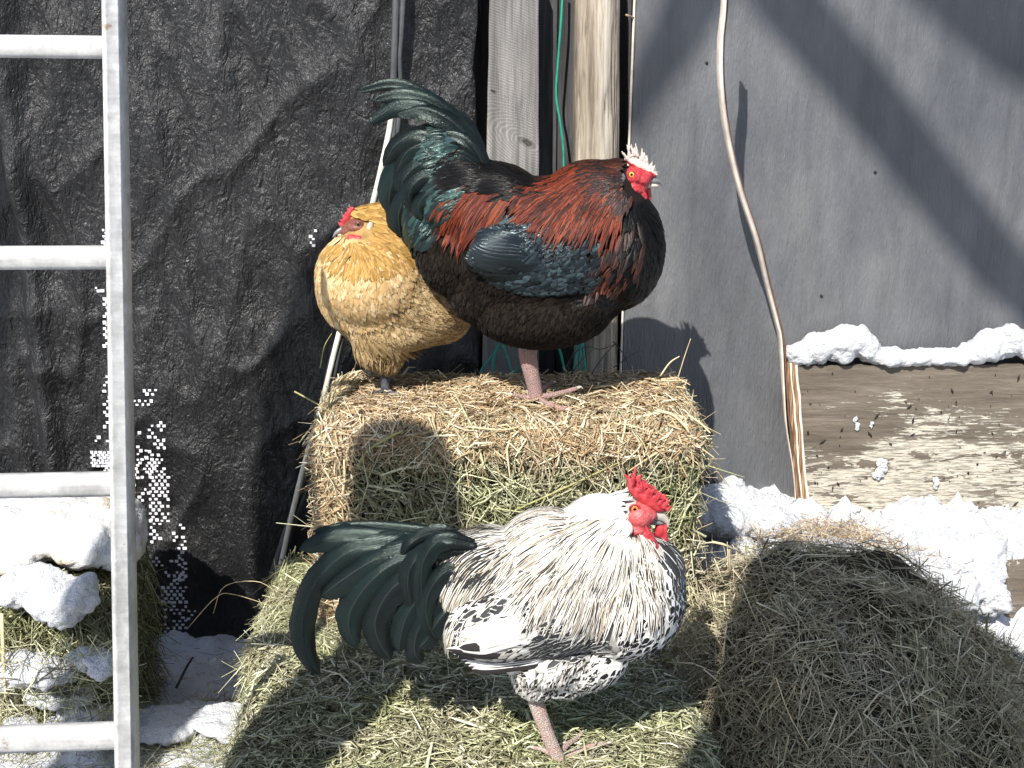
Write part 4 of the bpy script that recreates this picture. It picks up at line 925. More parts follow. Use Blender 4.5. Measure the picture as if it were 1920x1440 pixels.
# ================================================================== FEATHER MACHINERY
def width_lancet(t): return min(1.0, t * 5 + .35) * max(0.0, 1 - max(0, (t - .45) / .55) ** 2.0) ** .75
def width_round(t): return min(1.0, t * 3 + .35) * math.sqrt(max(0.0, 1 - max(0, (t - .62) / .38) ** 2.2))
def width_square(t): return min(1.0, t * 4 + .5) * max(0.0, 1 - max(0, (t - .82) / .18) ** 2.5) ** .5
def width_sickle(t): return min(1.0, t * 3 + .45) * max(0.0, 1 - max(0, (t - .55) / .45) ** 2.4) ** .6
def inside(poly, x, y):
    c = False; n = len(poly); j = n - 1
    for i in range(n):
        if (poly[i][1] > y) != (poly[j][1] > y) and x < (poly[j][0] - poly[i][0]) * (y - poly[i][1]) / (poly[j][1] - poly[i][1]) + poly[i][0]: c = not c
        j = i
    return c
class Bird:
    def __init__(s, root, Yb, body_mesh_obj):
        s.root, s.Yb = root, Yb; me = body_mesh_obj.data
        nv = len(me.vertices); s.bvh = BVHTree.FromPolygons([v.co for v in me.vertices], [tuple(p.vertices) for p in me.polygons])
        s.me = me
        ar = np.array([p.area for p in me.polygons]); s.cum = np.cumsum(ar) / ar.sum(); s.area = ar.sum()
    def sample(s, n, near=True):
        out = []; idx = np.searchsorted(s.cum, RNG.random(n))
        for i in idx:
            p = s.me.polygons[min(int(i), len(s.me.polygons) - 1)]; c = p.center
            q = c + Vector((random.uniform(-.003, .003), random.uniform(-.003, .003), random.uniform(-.003, .003)))
            out.append((q, p.normal.copy()))
        return out
    def pix(s, p): return to_px((p.x, s.Yb + (p.y - s.Yb) * 0.25, p.z))
    def flow(s, ctrl, px, py):
        wx = wy = 0
        for cx, cy, dx, dy in ctrl:
            d2 = (cx - px) ** 2 + (cy - py) ** 2 + 60; l = math.hypot(dx, dy); w = 1 / d2 ** 1.3
            wx += w * dx / l; wy += w * dy / l
        l = math.hypot(wx, wy) + 1e-9; return wx / l, wy / l
    def zone(s, name, poly, ctrl, dens, L, W, mat, width=width_round, lift=0.10, h0=0.001, segs=5, jit=0.12, tip_droop=0.0, curl=0.18, holes=(), cross=3, fan=0.0):
        """dens feathers per square metre of body surface inside the polygon (picture outline)"""
        n = int(dens * s.area); V = []; F = []; R = []; UV = []; cnt = 0
        for (p, nrm) in s.sample(n):
            px, py = s.pix(p)
            if not inside(poly, px, py): continue
            if any(inside(h, px, py) for h in holes): continue
            Lf = random.uniform(*L); Wf = random.uniform(*W) * .5; q = p.copy(); nn = nrm.copy()
            r = (random.random(), random.random(), random.random()); jd = random.gauss(0, jit); side0 = None; base = len(V)
            hh = h0 + random.uniform(0, .0015); cn = random.gauss(0, fan)
            for k in range(segs + 1):
                t = k / segs; ppx, ppy = s.pix(q); dx, dy = s.flow(ctrl, ppx, ppy)
                ca, sa = math.cos(jd), math.sin(jd); dx, dy = dx * ca - dy * sa, dx * sa + dy * ca
                d = Vector((dx, 0, -dy)); d = d - nn * d.dot(nn)
                if d.length < 1e-4: d = Vector((0, 0, -1)) - nn * (-nn.z)
                d.normalize(); side = nn.cross(d).normalized()
                h = hh + lift * Lf * t ** 1.4
                c = q + nn * h + Vector((0, 0, -tip_droop * Lf * t * t)) + side * (cn * Lf * t * t)
                w = Wf * width(t)
                V += [c - side * w - nn * (curl * w), c + nn * (curl * w * .4), c + side * w - nn * (curl * w)]
                UV += [(0, t), (.5, t), (1, t)]; R += [r, r, r]
                if k < segs:
                    st = Lf / segs; q2 = q + d * st; hit = s.bvh.find_nearest(q2)
                    if hit[0] is not None and (hit[0] - q2).length < st * 1.2:
                        q = hit[0]; n2 = hit[1]; nn = (nn * .35 + n2 * .65).normalized()
                    else: q = q2
            for k in range(segs):
                a = base + k * 3; F += [(a, a + 1, a + 4, a + 3), (a + 1, a + 2, a + 5, a + 4)]
            cnt += 1
        if not V: return None
        o = mesh_np(name, [tuple(v) for v in V], F, mat, s.root, True, R, UV); tag(o, kind='stuff'); return o
def plume(name, pts, W, mat, root, Yb, hint=(0, -1, 0), width=width_sickle, n=22, curl=.25, twist=0.0, rag=0.0, tone=None):
    """one big feather along picture points (px, py, depth offset); W is its full width in picture pixels"""
    c = catmull([P(a, b, Yb + d) for a, b, d in pts], n); k = scale_at(Yb, c[n // 2].z); V = []; F = []; UV = []; hint = Vector(hint)
    r = (random.random() if tone is None else tone, random.random(), random.random()); m = 7
    for i in range(n):
        t = i / (n - 1); d = (c[min(i + 1, n - 1)] - c[max(i - 1, 0)]).normalized()
        h = hint.copy(); h.rotate(Matrix.Rotation(twist * t, 3, d)); side = d.cross(h).normalized(); nn = side.cross(d).normalized()
        if nn.dot(h) < 0: nn = -nn
        w = W * k * .5 * width(t)
        for j in range(m):
            u = j / (m - 1); x = (u - .5) * 2; jag = 1 + (random.uniform(-rag, rag) if abs(x) == 1 else 0)
            V.append(c[i] + side * (x * w * jag) + nn * (curl * w * (0.35 - x * x))); UV.append((u, t))
    for i in range(n - 1):
        for j in range(m - 1):
            a = i * m + j; F.append((a, a + 1, a + m + 1, a + m))
    return mesh_np(name, [tuple(v) for v in V], F, mat, root, True, [r] * len(V), UV)
def plume_on(name, B, pts, W, mat, lift=.004, tilt=.15, width=width_square, n=18, curl=.25, rag=.02, tone=None, edge=.0):
    """a long feather laid on the near side of the bird: picture points are dropped onto the body surface"""
    out = []; cam_p = Vector((0, 0, CAM_Z)); last = None
    for i, (a, b) in enumerate(pts):
        d = ray(a, b).normalized(); h = B.bvh.ray_cast(cam_p, d)
        y = h[0].y if h[0] is not None else None
        out.append([a, b, y])
    ys = [o[2] for o in out if o[2] is not None] or [B.Yb - .05]
    for i, o in enumerate(out):
        if o[2] is None: o[2] = out[i - 1][2] if i and out[i - 1][2] is not None else ys[0]
    q = [(a, b, y - lift * (1 + .6 * i) - B.Yb) for i, (a, b, y) in enumerate(out)]
    return plume(name, q, W, mat, B.root, B.Yb, (0, -1, tilt), width, n, curl, 0, rag, tone)
def surf_y(o, px, py):
    me = o.data; bv = BVHTree.FromPolygons([v.co for v in me.vertices], [tuple(p.vertices) for p in me.polygons])
    h = bv.ray_cast(Vector((0, 0, CAM_Z)), ray(px, py).normalized()); return h[0].y
def ell(px, py, Y, rx, ry, dep, rot=0):
    """ellipsoid with picture radii rx, ry (px), depth radius dep (m), rot degrees anticlockwise in the picture"""
    p = P(px, py, Y); k = scale_at(Y, p.z); return (p, (rx * k, dep, ry * k), -rot)
def eye(root, px, py, Y, rpx, mat, side=-1, yoff=0.0):
    p = P(px, py, Y + yoff); k = scale_at(Y, p.z); bm = bmesh.new(); bmesh.ops.create_uvsphere(bm, u_segments=20, v_segments=14, radius=1)
    for v in bm.verts: v.co.y *= .55
    me = bpy.data.meshes.new('eye'); bm.to_mesh(me); bm.free(); me.materials.append(mat); me.shade_smooth()
    o = bpy.data.objects.new('eye', me); COL.objects.link(o); o.parent = root; o.matrix_parent_inverse = Matrix.Translation(-root.location)
    o.location = p; o.scale = (rpx * k,) * 3; o.rotation_euler = (0, 0, 0) if side < 0 else (0, 0, math.pi); return o
def eyelid(root, px, py, Y, rpx, mat):
    p = P(px, py, Y); k = scale_at(Y, p.z) * rpx; bm = bmesh.new(); V = []; F = []; a, b = 28, 8
    for i in range(a):
        t = 2 * math.pi * i / a
        for j in range(b):
            f = 2 * math.pi * j / b; R = 1.12 + .22 * math.cos(f); V.append(p + Vector((math.cos(t) * R * k * 1.05, -math.sin(f) * .28 * k, math.sin(t) * R * k * .92)))
    for i in range(a):
        for j in range(b): F.append((i * b + j, ((i + 1) % a) * b + j, ((i + 1) % a) * b + (j + 1) % b, i * b + (j + 1) % b))
    bm.free(); return mesh_np('eyelid', V, F, mat, root, True)
def cones(items):
    """items: (base point, tip point, radius) cones with rounded tips for blob(extra=...)"""
    def f(bm):
        for a, b, r in items:
            d = (b - a); L = d.length; q = d.to_track_quat('Z', 'Y').to_matrix().to_4x4()
            bmesh.ops.create_cone(bm, cap_ends=True, segments=10, radius1=r, radius2=r * .42, depth=L, matrix=Matrix.Translation((a + b) / 2) @ q)
            bmesh.ops.create_icosphere(bm, subdivisions=2, radius=r * .45, matrix=Matrix.Translation(b))
    return f
def leg_and_foot(root, Y, knee, ankle, rads, toes, mat, claw):
    """shank from knee to ankle, toes as picture points on the hay; one continuous skin of scales"""
    l = tube('leg', [P(*p) for p in knee], rads, mat, root, 44, 14, 1.0, (0, -1, 0), .025)
    for pts, r in toes:
        q = [P(*p) for p in pts]; tube('toe', q, [r, r * .95, r * .8, r * .65], mat, root, 26, 10, 1.0, (0, 0, 1), .06)
        d = (q[-1] - q[-2]).normalized(); tube('claw', [q[-1] - d * .002, q[-1] + d * .008 + Vector((0, 0, .001)), q[-1] + d * .016 - Vector((0, 0, .006))], [r * .55, r * .4, r * .1], claw, root, 8, 8)
    return l
# ================================================================== SPECKLED BLACK AND WHITE ROOSTER
def speckled_rooster():
    Y = PZ(1050, 1424, 0.39).y
    root = thing('rooster', PZ(1050, 1424, 0.39), 'black and white speckled rooster with red comb and wattles standing on the front bale', 'rooster')
    e = lambda *a: ell(a[0], a[1], Y + (a[6] if len(a) > 6 else 0), a[2], a[3], a[4], a[5] if len(a) > 5 else 0)
    body = blob('body', [e(1015, 1120, 185, 108, .105, 6), e(1168, 1124, 112, 108, .098), e(1110, 1050, 105, 95, .085, 20), e(1122, 992, 62, 52, .057, 15), e(1176, 962, 36, 32, .030),
                        e(1196, 968, 20, 22, .022), e(905, 1068, 100, 72, .075, 10), e(1040, 1225, 90, 55, .080, 12), e(860, 1050, 55, 45, .05), e(1010, 1270, 46, 38, .045), e(1205, 1080, 75, 80, .075), e(1060, 1275, 40, 28, .04),
                        e(1020, 1025, 75, 62, .07, 12), e(1110, 1235, 75, 48, .068, 25), e(960, 1165, 120, 68, .045, 12, -.070), e(960, 1165, 120, 68, .045, 12, .070)],
                0.006, M['under_white'], root, 10)
    B = Bird(root, Y, body)
    # lower layers first, cape last
    B.zone('fluff', [(830, 1000), (1120, 1150), (1180, 1250), (1120, 1330), (980, 1330), (850, 1230)], [(900, 1200, -1, .4), (1000, 1280, -.3, 1), (1060, 1290, .2, 1), (1120, 1220, -.6, .6), (1150, 1150, -.8, .5)],
           36000, (.035, .055), (.008, .014), M['fluff_grey'], width_round, .16, .000, 4, .25)
    B.zone('breast_feathers', [(1170, 1040), (1340, 1040), (1340, 1200), (1190, 1330), (1060, 1340), (1030, 1290), (1110, 1215), (1190, 1180)],
           [(1290, 1080, -.1, 1), (1270, 1150, -.7, 1), (1220, 1220, -1, .7), (1150, 1250, -1, .4), (1090, 1290, -1, .5), (1180, 1180, -.7, .8)],
           5200, (.048, .062), (.021, .029), M['spangle'], width_round, .10, .002, 6, .08)
    B.zone('throat_feathers', [(1215, 985), (1300, 1000), (1310, 1110), (1270, 1135), (1240, 1085), (1222, 1040)], [(1240, 1030, .35, 1), (1280, 1060, .3, 1), (1270, 1120, .1, 1)],
           14000, (.04, .06), (.010, .014), M['laced'], width_round, .10, .002, 5, .12)
    B.zone('wing_coverts', [(850, 1120), (930, 1070), (1040, 1050), (1120, 1080), (1125, 1165), (1060, 1225), (960, 1240), (850, 1235)],
           [(1100, 1110, -1, .35), (1000, 1130, -1, .45), (900, 1190, -1, .35), (1050, 1200, -1, .12), (880, 1130, -.9, .6)],
           11000, (.04, .062), (.013, .019), M['wing_white'], width_round, .10, .005, 6, .10)
    for i in range(8):
        plume_on('wing_quill', B, [(1090 - i * 3, 1200 + i * 5), (1020 - i * 4, 1217 + i * 4.5), (930 - i * 2, 1226 + i * 4.5), (836 + i * 7, 1216 + i * 5.5)], 17, M['primary'], .007 + .0004 * i, -.1)
    for i in (4, 5, 6, 7):
        plume_on('wing_feather', B, [(1050 - i * 2, 1108 + i * 11), (985 - i * 4, 1122 + i * 11), (915 - i * 1, 1142 + i * 10), (862 - i * 1.5 + abs(i - 5) * 4, 1165 + i * 7)], 30, M['wing_white'], .006, .25, width_round, 16, .3, .06, .15 + .1 * (i % 4))
    B.zone('wing_bar', [(1010, 1072), (1018, 1082), (935, 1108), (868, 1158), (855, 1150), (905, 1102)], [(1000, 1080, -1, .35), (900, 1120, -.8, .7)], 7000, (.020, .03), (.009, .013), M['laced'], width_round, .12, .009, 4, .2)
    B.zone('cheek_feathers', [(1160, 985), (1200, 1000), (1228, 1040), (1222, 1075), (1170, 1060)], [(1180, 1000, -.1, 1), (1210, 1050, .15, 1)], 26000, (.03, .05), (.006, .009), M['hackle_white'], width_lancet, .05, .012, 6, .1)
    B.zone('shoulder_feathers', [(1040, 1120), (1130, 1120), (1150, 1190), (1060, 1210), (1010, 1165)], [(1090, 1150, -1, .5), (1040, 1180, -1, .3)], 8000, (.03, .045), (.010, .014), M['laced'], width_round, .12, .009, 4, .3)
    # tail: every plume is a part
    T = [([(880, 1060, .01), (760, 1080, .015), (690, 1120, .02), (640, 1160, .02)], 95, 'k'), ([(880, 1080, .0), (780, 1130, .01), (720, 1180, .015), (690, 1205, .02)], 90, 'k'), ([(870, 1040, .02), (760, 1040, .03), (660, 1050, .035), (600, 1090, .04)], 90, 'k'),
         ([(870, 1030, .0), (740, 1012, .0), (640, 1006, .0), (560, 1030, .0)], 52, 's'), ([(880, 1012, .01), (780, 995, .015), (680, 988, .015), (585, 996, .015)], 30, 's'),
         ([(870, 1045, -.01), (745, 1022, -.012), (655, 1035, -.014), (590, 1095, -.012), (566, 1170, -.008), (576, 1225, -.004), (600, 1268, 0)], 50, 's'),
         ([(880, 1040, -.02), (770, 1030, -.024), (700, 1052, -.028), (640, 1090, -.024), (600, 1120, -.02)], 60, 's'),
         ([(880, 1050, -.03), (770, 1045, -.034), (700, 1085, -.038), (660, 1140, -.034), (655, 1180, -.03), (668, 1216, -.03)], 56, 's'),
         ([(890, 1060, -.04), (800, 1065, -.044), (735, 1105, -.048), (705, 1160, -.044), (712, 1205, -.04), (733, 1238, -.04)], 56, 's'),
         ([(890, 1080, -.045), (810, 1100, -.05), (768, 1145, -.052), (752, 1190, -.05), (748, 1225, -.05)], 46, 's'),
         ([(880, 1030, -.05), (815, 1030, -.055), (772, 1060, -.058), (765, 1105, -.056), (776, 1150, -.052)], 40, 's'),
         ([(890, 1020, -.055), (830, 1012, -.06), (795, 1050, -.064), (790, 1110, -.062), (800, 1170, -.06)], 38, 's'),
         ([(890, 1100, -.05), (820, 1130, -.056), (785, 1180, -.058), (778, 1222, -.056), (790, 1246, -.054)], 46, 's'),
         ([(890, 1110, -.055), (845, 1140, -.06), (818, 1170, -.062), (800, 1200, -.06), (785, 1215, -.06)], 40, 's'),
         ([(900, 1060, -.058), (840, 1070, -.064), (805, 1110, -.068), (800, 1160, -.066), (820, 1205, -.062)], 36, 's'),
         ([(870, 1010, -.03), (820, 998, -.034), (775, 1015, -.036), (752, 1045, -.034)], 30, 's')]
    for pts, w, kind in T:
        plume('tail_feather', pts, w, M['sickle'] if kind == 's' else M['black_f'], root, Y, (0, -1, random.uniform(.3, .7)), width_sickle, 26, .5 if kind == 's' else .1, random.uniform(-.2, .2), .07, random.uniform(.1, .7))
    B.zone('saddle_feathers', [(845, 985), (960, 945), (1060, 970), (1010, 1050), (960, 1085), (880, 1105), (830, 1060)],
           [(1000, 980, -1, .12), (900, 1000, -1, .35), (930, 1060, -.8, .7), (850, 1050, -.6, .9), (830, 1110, -.35, 1), (780, 1020, -.8, .4), (880, 1140, -.4, 1)],
           13500, (.08, .12), (.006, .0088), M['saddle_white'], width_lancet, .05, .009, 9, .07, .22)
    FH = [(1176, 942), (1188, 930), (1235, 940), (1262, 985), (1250, 1025), (1222, 1016), (1200, 1002), (1176, 996)]
    B.zone('neck_hackle', [(1175, 935), (1120, 925), (1000, 945), (960, 1000), (985, 1060), (1060, 1095), (1150, 1100), (1222, 1085), (1225, 1030), (1198, 995), (1170, 985)],
           [(1150, 945, -1, .15), (1050, 960, -1, .3), (1000, 1000, -.9, .6), (1160, 1000, -.5, 1), (1100, 1040, -.55, 1), (1020, 1080, -.6, 1), (1190, 1040, -.05, 1), (1220, 1080, .15, 1), (1140, 1130, -.25, 1), (1060, 1140, -.5, 1)],
           23000, (.05, .088), (.0048, .0075), M['hackle_white'], width_lancet, .06, .010, 8, .06, .05, holes=(FH,))
    B.zone('neck_feathers', [(1205, 915), (1110, 915), (1050, 940), (1090, 955), (1150, 962), (1172, 985), (1180, 975)],
           [(1180, 950, -1, .2), (1100, 950, -1, .25), (1160, 990, -.6, .9)], 34000, (.025, .045), (.006, .008), M['neck_white'], width_lancet, .05, .012, 6, .08, holes=(FH,))
    # head
    s = lambda px, py, yo, rx, ry, d, rot=0: ell(px, py, Y + yo, rx, ry, d, rot)
    fc = blob('face', [s(1196, 962, 0, 32, 27, .039), s(1216, 962, 0, 17, 15, .024), s(1190, 984, 0, 26, 18, .038), s(1186, 998, -.012, 14, 9, .018, -30)], .0025, M['skin_pink_face'], root, 4, lambda v: .0012 * noise.noise(v * 260) + .0008 * noise.noise(v * 500))
    it = []
    for i in range(90):
        t = random.random(); sx = random.choice((-1, -.5, 0, .5, 1)); bx, by = 1184 + 64 * t, 906 + 48 * t; dep = sx * .014 * (1 - .3 * t)
        a = P(bx + random.uniform(-4, 4), by + random.uniform(-4, 4), Y + dep - .004); L = random.uniform(.012, .025) * (1.15 - .45 * t) * (1.1 - .25 * abs(sx))
        d = Vector((.55 - .5 * (1 - t), sx * .45, .85)).normalized()
        it.append((a, a + d * L + Vector((0, 0, .0)), random.uniform(.0028, .0042)))
    it += [(P(1185, 905, Y), P(1172, 890, Y), .005), (P(1190, 906, Y - .006), P(1183, 888, Y - .008), .004)]
    blob('comb', [s(1214, 930, 0, 47, 20, .019, -38), s(1232, 946, 0, 17, 13, .016, -40)], .0017, M['skin_red_w'], root, 2, None, cones(it))
    blob('wattle', [s(1208, 996, -.018, 12, 22, .011, 20), s(1212, 1012, -.024, 17, 26, .0075, 22), s(1221, 1027, -.024, 15, 17, .007, 15), s(1220, 1005, -.027, 3, 36, .0085, 27)], .0018, M['skin_red_w'], root, 2, lambda v: .0008 * noise.noise(v * 200))
    blob('wattle', [s(1238, 992, .008, 11, 18, .009, -15), s(1244, 1010, .008, 10, 22, .006, 8), s(1244, 1028, .008, 9, 13, .005), s(1248, 1005, .004, 3, 26, .006, 0)], .0018, M['skin_red_w'], root, 2)
    blob('ear_lobe', [s(1176, 990, -.040, 11, 15, .009, 20), s(1168, 976, -.038, 6, 10, .007)], .002, M['lobe_white'], root, 3)
    blob('ear_lobe', [s(1174, 988, .026, 11, 15, .008, 20)], .002, M['lobe_white'], root, 3)
    tube('upper_beak', [P(1208, 967, Y), P(1226, 964, Y), P(1241, 969, Y), P(1251, 979, Y), P(1253, 989, Y)], [.012, .0115, .0085, .0045, .0006], M['horn_pale'], root, 22, 12, .75)
    tube('lower_beak', [P(1210, 977, Y), P(1230, 979, Y), P(1244, 982, Y)], [.007, .0055, .0015], M['horn_dark'], root, 14, 10, .9)
    ye = surf_y(fc, 1190, 954); eye(root, 1190, 954, ye, 8.5, M['eye_orange'], -1, .001); eyelid(root, 1190, 954, ye + .0005, 8.0, M['skin_red']); eye(root, 1190, 954, 2 * Y - ye, 8.5, M['eye_orange'], 1, 0)
    # leg in view, the other drawn up into the belly feathers
    z = .39; f = PZ(1052, 1425, z); k = scale_at(Y, .5)
    leg_and_foot(root, Y, [(1000, 1290, Y), (1008, 1325, Y), (1024, 1370, Y), (1042, 1412, Y), (1054, 1432, Y)], None, [.0165, .0150, .0132, .0130, .0140],
        [([(1050, 1425, Y), (1078, 1412, Y + .02), (1105, 1400, Y + .04), (1138, 1394, Y + .05)], .0068), ([(1052, 1428, Y), (1085, 1430, Y), (1115, 1436, Y - .01), (1150, 1442, Y - .02)], .0068),
         ([(1050, 1415, Y + .01), (1062, 1398, Y + .04), (1080, 1385, Y + .07), (1090, 1375, Y + .09)], .0062), ([(1046, 1422, Y), (1030, 1412, Y + .01), (1014, 1404, Y + .02), (1000, 1402, Y + .02)], .0055)], M['leg_pale'], M['horn_pale'])
    blob('drawn_up_leg', [s(1058, 1290, .02, 20, 14, .02), s(1075, 1282, .02, 10, 8, .012)], .003, M['under_white'], root, 2)
speckled_rooster()

# ================================================================== DARK ROOSTER
def dark_rooster():
    Y = PZ(1003, 742, 0.885).y
    root = thing('rooster', PZ(1003, 742, 0.885), 'dark rooster with mahogany neck and green-black tail standing on top of the upper bale', 'rooster')
    e = lambda *a: ell(a[0], a[1], Y + (a[6] if len(a) > 6 else 0), a[2], a[3], a[4], a[5] if len(a) > 5 else 0)
    body = blob('body', [e(1020, 470, 190, 130, .125, 5), e(1150, 455, 92, 124, .115, 10), e(1110, 390, 95, 80, .098), e(1155, 345, 45, 38, .040), e(1180, 335, 24, 26, .025), e(1196, 340, 14, 18, .018), e(930, 410, 110, 95, .095, -25),
                        e(860, 370, 80, 80, .08), e(825, 300, 55, 65, .05, 20), e(850, 480, 65, 80, .075, 30), e(1015, 580, 130, 68, .115), e(995, 615, 55, 28, .06), e(1090, 560, 85, 55, .10, 20), e(905, 545, 60, 60, .08), e(805, 430, 38, 70, .05, 15),
                        e(950, 470, 85, 46, .045, 8, -.095), e(950, 470, 85, 46, .045, 8, .095)],
                0.007, M['under_black'], root, 10)
    B = Bird(root, Y, body)
    B.zone('fluff', [(760, 380), (880, 470), (1000, 520), (1170, 540), (1260, 560), (1180, 660), (900, 670), (740, 560)], [(800, 450, .2, 1), (860, 560, .1, 1), (950, 600, -.2, 1), (1050, 600, -.2, 1), (1130, 570, -.6, .9), (1000, 540, -.7, .6), (850, 500, -.3, 1)],
           34000, (.035, .055), (.008, .014), M['black_fluff'], width_round, .17, .000, 4, .3)
    B.zone('breast_feathers', [(1170, 370), (1290, 370), (1290, 560), (1180, 620), (1090, 620), (1080, 540), (1140, 470), (1180, 420)], [(1240, 420, -.1, 1), (1230, 500, -.35, 1), (1180, 560, -.8, .9), (1120, 560, -.9, .5)],
           22000, (.035, .055), (.010, .015), M['black_f'], width_round, .12, .001, 5, .12)
    B.zone('breast_sheen', [(1120, 420), (1195, 400), (1205, 470), (1160, 520), (1100, 520)], [(1190, 440, -.15, 1), (1150, 520, -.5, 1)], 4500, (.04, .06), (.008, .012), M['dark_red'], width_lancet, .12, .004, 5, .15)
    B.zone('wing_coverts', [(930, 400), (1000, 390), (1130, 440), (1120, 530), (1010, 530), (950, 520), (900, 480)], [(1080, 470, -.9, .6), (1000, 450, -.9, .7), (960, 500, -1, .25), (1090, 510, -1, .1)],
           15000, (.024, .034), (.014, .020), M['blue_f'], width_round, .14, .006, 5, .10, curl=.3)
    for i in range(12):
        plume_on('wing_quill', B, [(1040 - i * 5, 512 - i * 5), (985 - i * 4, 520 - i * 7), (925 - i * 2, 514 - i * 7), (868 + i * 2.5, 488 - i * 5)], 20, M['blue_f'], .004 + .0005 * i, -.1 + .03 * i, width_square, 18, .3, .01, random.uniform(.1, .6))
    # tail
    T = [([(880, 300, .02), (850, 225, .02), (800, 180, .02), (740, 158, .02), (668, 172, .02)], 26), ([(890, 310, .0), (866, 240, .0), (815, 195, .0), (755, 178, .0), (700, 188, .0)], 36),
         ([(890, 320, -.01), (860, 255, -.012), (800, 205, -.012), (745, 200, -.01), (690, 232, -.01)], 42), ([(900, 320, -.02), (880, 265, -.022), (840, 225, -.022), (790, 205, -.02), (745, 215, -.02)], 44),
         ([(895, 335, -.03), (850, 275, -.034), (790, 252, -.036), (745, 270, -.034), (718, 312, -.03)], 44), ([(900, 345, -.035), (860, 290, -.04), (810, 268, -.042), (765, 285, -.04), (740, 330, -.038)], 44),
         ([(890, 350, .03), (830, 300, .03), (770, 300, .03), (735, 345, .03), (728, 400, .03)], 60), ([(890, 370, .02), (830, 340, .02), (775, 350, .02), (748, 400, .02), (752, 450, .02)], 60),
         ([(890, 400, .02), (830, 390, .02), (785, 410, .02), (765, 450, .02), (775, 500, .02)], 60),
         ([(905, 355, -.04), (850, 312, -.048), (795, 305, -.05), (758, 335, -.048), (750, 365, -.046)], 40), ([(905, 365, -.048), (850, 335, -.056), (800, 330, -.058), (768, 358, -.056), (770, 395, -.052)], 40),
         ([(910, 380, -.055), (860, 355, -.062), (812, 358, -.066), (785, 385, -.064), (792, 415, -.06)], 38), ([(915, 340, -.04), (880, 300, -.046), (840, 285, -.05), (800, 290, -.05), (775, 312, -.048)], 36),
         ([(910, 395, -.06), (865, 380, -.068), (825, 390, -.072), (802, 420, -.07)], 34), ([(915, 330, -.03), (893, 285, -.034), (866, 260, -.036), (830, 250, -.036)], 36),
         ([(900, 330, .01), (888, 270, .01), (862, 225, .01), (830, 205, .01)], 40)]
    for pts, w in T:
        plume('tail_feather', pts, w, M['sickle'], root, Y, (0, -1, random.uniform(.3, .7)), width_sickle, 24, .5, random.uniform(-.25, .25), .07, random.uniform(.2, .8))
    B.zone('tail_coverts', [(905, 290), (850, 240), (770, 260), (740, 340), (760, 420), (830, 420), (900, 370)], [(860, 300, -1, .1), (800, 320, -1, .35), (800, 390, -.7, .8), (880, 360, -1, .4)],
           13000, (.06, .085), (.018, .026), M['green_f'], width_round, .10, .006, 7, .16, .05, curl=.35)
    B.zone('saddle_feathers', [(862, 345), (920, 328), (968, 340), (965, 375), (930, 405), (880, 415), (845, 390)],
           [(960, 340, -.9, .6), (900, 360, -.75, .9), (940, 420, -.5, 1), (860, 420, -.4, 1), (890, 470, -.35, 1), (860, 340, -.9, .6)],
           19000, (.055, .095), (.0045, .0070), M['hackle_red'], width_lancet, .06, .009, 8, .07, .12)
    B.zone('back_feathers', [(870, 290), (1010, 310), (1050, 340), (1000, 370), (930, 345), (860, 335)], [(1000, 330, -1, .1), (900, 330, -1, .2)], 22000, (.05, .08), (.008, .012), M['black_f'], width_lancet, .05, .010, 7, .08)
    FH = [(1166, 318), (1200, 306), (1240, 330), (1240, 350), (1220, 395), (1195, 392), (1180, 368), (1160, 350)]
    B.zone('neck_hackle', [(1160, 300), (1100, 290), (1000, 315), (985, 355), (1020, 390), (1100, 410), (1150, 395), (1172, 372), (1160, 350)],
           [(1140, 315, -1, .12), (1040, 325, -1, .35), (1010, 370, -.8, .8), (1120, 370, -.75, 1), (1060, 410, -.6, 1), (1160, 400, -.25, 1), (1190, 420, 0, 1), (1100, 470, -.4, 1), (1010, 450, -.5, 1)],
           24000, (.045, .085), (.0045, .0068), M['hackle_red'], width_lancet, .06, .010, 8, .07, .05, holes=(FH,))
    B.zone('crown_feathers', [(1215, 300), (1150, 295), (1090, 300), (1110, 340), (1165, 385), (1180, 360), (1172, 335), (1200, 315)], [(1180, 320, -1, .2), (1130, 330, -1, .4), (1165, 370, -.5, 1)], 36000, (.025, .045), (.006, .008), M['dark_red'], width_lancet, .05, .011, 5, .1, holes=(FH,))
    s = lambda px, py, yo, rx, ry, d, rot=0: ell(px, py, Y + yo, rx, ry, d, rot)
    fc = blob('face', [s(1186, 330, 0, 23, 20, .038), s(1202, 335, 0, 19, 17, .031), s(1186, 350, -.0, 25, 15, .038, -25), s(1215, 326, 0, 12, 10, .018), s(1200, 350, 0, 14, 14, .024)], .0028, M['skin_red'], root, 4, lambda v: .0016 * noise.noise(v * 240) + .001 * noise.noise(v * 480))
    it = []
    for (bx, by, tx_, ty) in ((1176, 298, 1168, 284), (1182, 294, 1176, 272), (1190, 292, 1183, 268), (1196, 294, 1191, 271), (1203, 300, 1202, 279), (1209, 304, 1208, 284), (1214, 310, 1214, 292), (1219, 316, 1222, 302), (1223, 322, 1228, 311), (1226, 328, 1232, 320)):
        for dy in (-.008, 0, .008):
            it.append((P(bx, by, Y + dy), P(tx_ + random.uniform(-2, 2), ty + random.uniform(-2, 4) + abs(dy) * 500, Y + dy * 1.3), random.uniform(.0032, .0042)))
    f0 = P(1176, 302, Y); f1 = P(1228, 326, Y); r0 = root.location
    comb_m = mat_skin('frosted_comb', (0.42, 0.030, 0.040), (0.60, 0.08, 0.09), .5, ((f0.x, f0.z), (f1.x, f1.z)))
    blob('comb', [s(1200, 310, 0, 32, 11, .014, -28), s(1218, 322, 0, 16, 10, .013, -35), s(1184, 300, 0, 14, 8, .011, -10)], .0018, comb_m, root, 2, None, cones(it))
